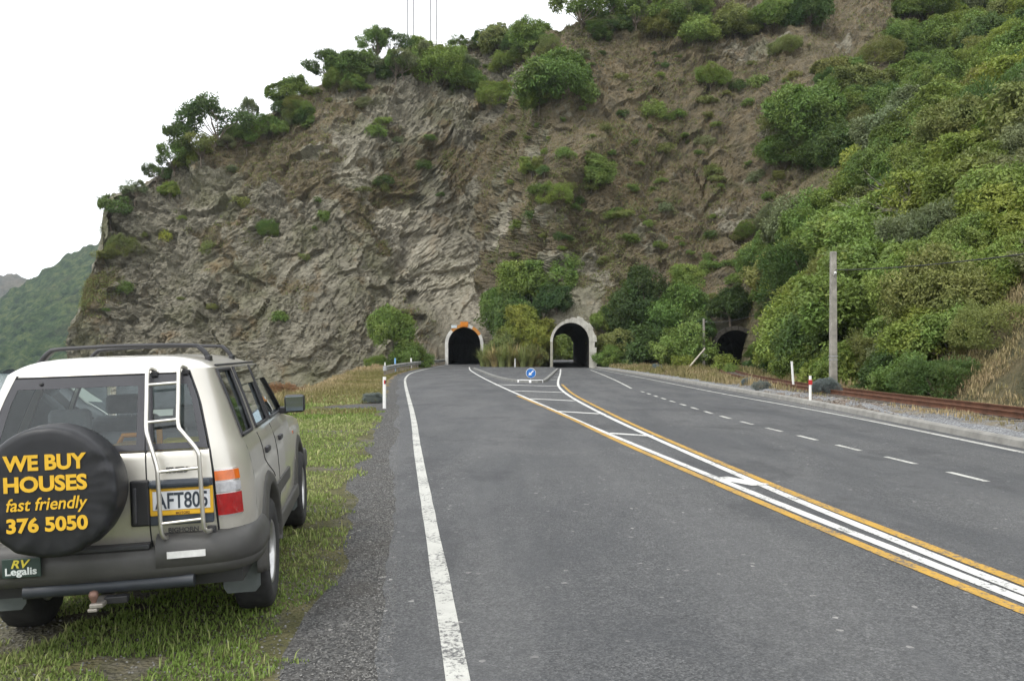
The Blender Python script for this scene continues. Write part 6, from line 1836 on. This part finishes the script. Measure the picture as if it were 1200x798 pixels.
# ladder on the right tailgate door
ld = empty('rear_ladder', (0, 0, 0)); ld.parent = dr_
LP = [(-0.795, 0.285, 1.655), (-0.85, 0.262, 1.668), (-0.875, 0.258, 1.635), (-0.93, 0.264, 1.50), (-0.985, 0.270, 1.345), (-1.015, 0.285, 1.28), (-1.05, 0.332, 1.125), (-1.055, 0.338, 1.05), (-1.05, 0.343, 0.79), (-1.045, 0.347, 0.735), (-1.02, 0.358, 0.712), (-0.955, 0.372, 0.705)]
RP = [(-0.785, 0.455, 1.66), (-0.84, 0.433, 1.675), (-0.865, 0.430, 1.642), (-0.92, 0.434, 1.50), (-0.975, 0.440, 1.347), (-1.005, 0.470, 1.30), (-1.05, 0.552, 1.20), (-1.055, 0.563, 1.13), (-1.05, 0.571, 0.80), (-1.045, 0.575, 0.755), (-1.02, 0.588, 0.735), (-0.955, 0.60, 0.728)]
for P_ in (LP, RP):
    c_ = spline(P_, 0.02)
    MB().tube([L3(*p) for p in c_], 0.0125, 10).build('side_rail', C_TUBE, ld)
    MB().box(L3(P_[-1][0] - 0.005, P_[-1][1], P_[-1][2]), (0.02, 0.05, 0.05)).build('bracket', C_BLACK, ld, 0.004)
    MB().box(L3(P_[0][0] - 0.015, P_[0][1], P_[0][2] - 0.02), (0.05, 0.035, 0.03)).build('bracket', C_BLACK, ld, 0.004)
def lat(P_, z):
    P_ = np.array(P_[2:10]); return np.array([np.interp(-z, -P_[:, 2], P_[:, 0]), np.interp(-z, -P_[:, 2], P_[:, 1]), z])
for za, zb in ((1.575, 1.582), (1.365, 1.375), (1.090, 1.102), (0.798, 0.812)):
    a_, b_ = lat(LP, za), lat(RP, zb)
    MB().tube([L3(*a_), L3(*b_)], 0.0095, 8).build('rung', C_TUBE, ld)

# roof bars
for k, x_ in enumerate((-0.32, 0.62)):
    rk = empty('roof_bar', (0, 0, 0)); rk.parent = car
    c_ = spline([(-0.505, 1.715), (-0.485, 1.75), (-0.445, 1.79), (-0.39, 1.803), (0.0, 1.812), (0.39, 1.803), (0.445, 1.79), (0.485, 1.75), (0.505, 1.715)], 0.03)
    rows = []
    for i, p in enumerate(c_):
        t_ = c_[min(i + 1, len(c_) - 1)] - c_[max(i - 1, 0)]; t_ /= np.linalg.norm(t_); n_ = np.array((-t_[1], t_[0]))
        w_ = 0.028 + 0.02 * max(0, abs(p[0]) - 0.41) / 0.1
        rows.append([L3(x_ + o_, p[0] + n_[0] * h_, p[1] + n_[1] * h_) for o_, h_ in [(-w_, -0.010), (-w_, 0.008), (-w_ * 0.6, 0.014), (w_ * 0.6, 0.014), (w_, 0.008), (w_, -0.010)]])
    MB().grid(rows, closed=True).build('cross_bar', C_BLACK, rk)
    for s in (1, -1): MB().box(L3(x_, s * 0.503, 1.71), (0.10, 0.035, 0.05)).build('clamp_foot', C_BLACK, rk, 0.01)
# door mirrors
for s in (1, -1):
    mr = empty('door_mirror', (0, 0, 0)); mr.parent = car
    MB().box(L3(1.66, s * 0.865, 1.29), (0.10, 0.175, 0.155)).build('housing', C_BLACK, mr, 0.03, 3)
    MB().box(L3(1.607, s * 0.865, 1.29), (0.006, 0.148, 0.128), Matrix.Rotation(R(5 * s), 3, 'Z')).build('mirror_glass', plain('mirror_glass', (0.36, 0.43, 0.47), 0.03, 1.0, var=0.02), mr, 0.002)
    MB().box(L3(1.68, s * 0.765, 1.235), (0.09, 0.08, 0.06)).build('stalk', C_BLACK, mr, 0.015)
# cabin
MB().box(L3(0.75, 0, 0.62), (3.2, 1.42, 0.06)).box(L3(1.80, 0, 0.95), (0.35, 1.38, 0.5)).box(L3(-0.30, 0, 0.75), (1.15, 1.35, 0.25)).build('cabin_trim', C_INT, car)
for x_, r_, w_, top in ((-0.12, 0, 1.22, 1.26), (1.02, 0.36, 0.50, 1.30), (1.02, -0.36, 0.50, 1.30)):
    st = empty('seat', (0, 0, 0)); st.parent = car
    MB().box(L3(x_, r_, (top + 0.72) / 2), (0.13, w_, top - 0.72), Matrix.Rotation(R(-12), 3, 'Y')).build('backrest', C_SEAT, st, 0.05, 3)
    MB().box(L3(x_ + 0.32, r_, 0.78), (0.5, w_, 0.14)).build('cushion', C_SEAT, st, 0.05, 3)
    for q in ((-0.38, 0.38) if w_ > 1 else (0,)):
        MB().box(L3(x_ - 0.10, r_ + q, top + 0.085), (0.09, 0.26, 0.15)).build('headrest', C_SEAT, st, 0.04, 3)
        for g in (-0.05, 0.05): MB().tube([L3(x_ - 0.09, r_ + q + g, top - 0.04), L3(x_ - 0.09, r_ + q + g, top + 0.04)], 0.007, 6).build('headrest_rod', C_BEZ, st)
MB().tube([L3(1.50 + 0.04 * math.cos(a_), 0.36 + 0.19 * math.sin(a_), 1.08 + 0.18 * math.cos(a_)) for a_ in np.linspace(0, 2 * math.pi, 25)], 0.014, 8, cap=False).build('steering_wheel', C_BLACK, car)
# things lying in the boot, seen through the rear glass
lug = empty('travel_bag', (0, 0, 0), 0, 'tan bag seen through the rear window beside the spare wheel cover', 'bag')
lug.location = car.location; lug.rotation_euler = car.rotation_euler
m = MB().box(L3(-0.62, 0.10, 1.02), (0.28, 0.30, 0.42)); m.build('body', plain('tan_cloth', (0.42, 0.30, 0.16), 0.9, var=0.2), lug, 0.09, 4)
MB().tube([L3(-0.64, 0.02, 1.21), L3(-0.64, 0.05, 1.27), L3(-0.64, 0.15, 1.27), L3(-0.64, 0.18, 1.21)], 0.015, 6).build('strap', plain('orange_strap', (0.60, 0.25, 0.03), 0.8), lug)
bx = empty('yellow_box', (0, 0, 0), 0, 'yellow case inside the right rear door window behind the ladder', 'case')
bx.location = car.location; bx.rotation_euler = car.rotation_euler
MB().box(L3(-0.70, 0.42, 1.06), (0.22, 0.28, 0.36)).build('body', plain('yellow_case', (0.55, 0.47, 0.05), 0.6), bx, 0.02)
MB().box(L3(-0.815, 0.30, 1.20), (0.02, 0.03, 0.22)).build('edge_strip', plain('orange_strip', (0.68, 0.30, 0.02), 0.6), bx)
# ------------------------------------------------------------------ air: one box of even haze round the whole place
hz = NT('haze_air')
hz.n.remove(hz.p)
pv = hz.n.new('ShaderNodeVolumePrincipled')
pv.inputs['Color'].default_value = (0.80, 0.88, 0.96, 1)
pv.inputs['Density'].default_value = 0.00012
pv.inputs['Anisotropy'].default_value = 0.2
hz.l.new(pv.outputs[0], hz.out.inputs['Volume'])
haze = MB().box((-300, 900, 137), (3000, 2200, 302)).build('haze', hz.m)
tag(haze, kind='stuff')
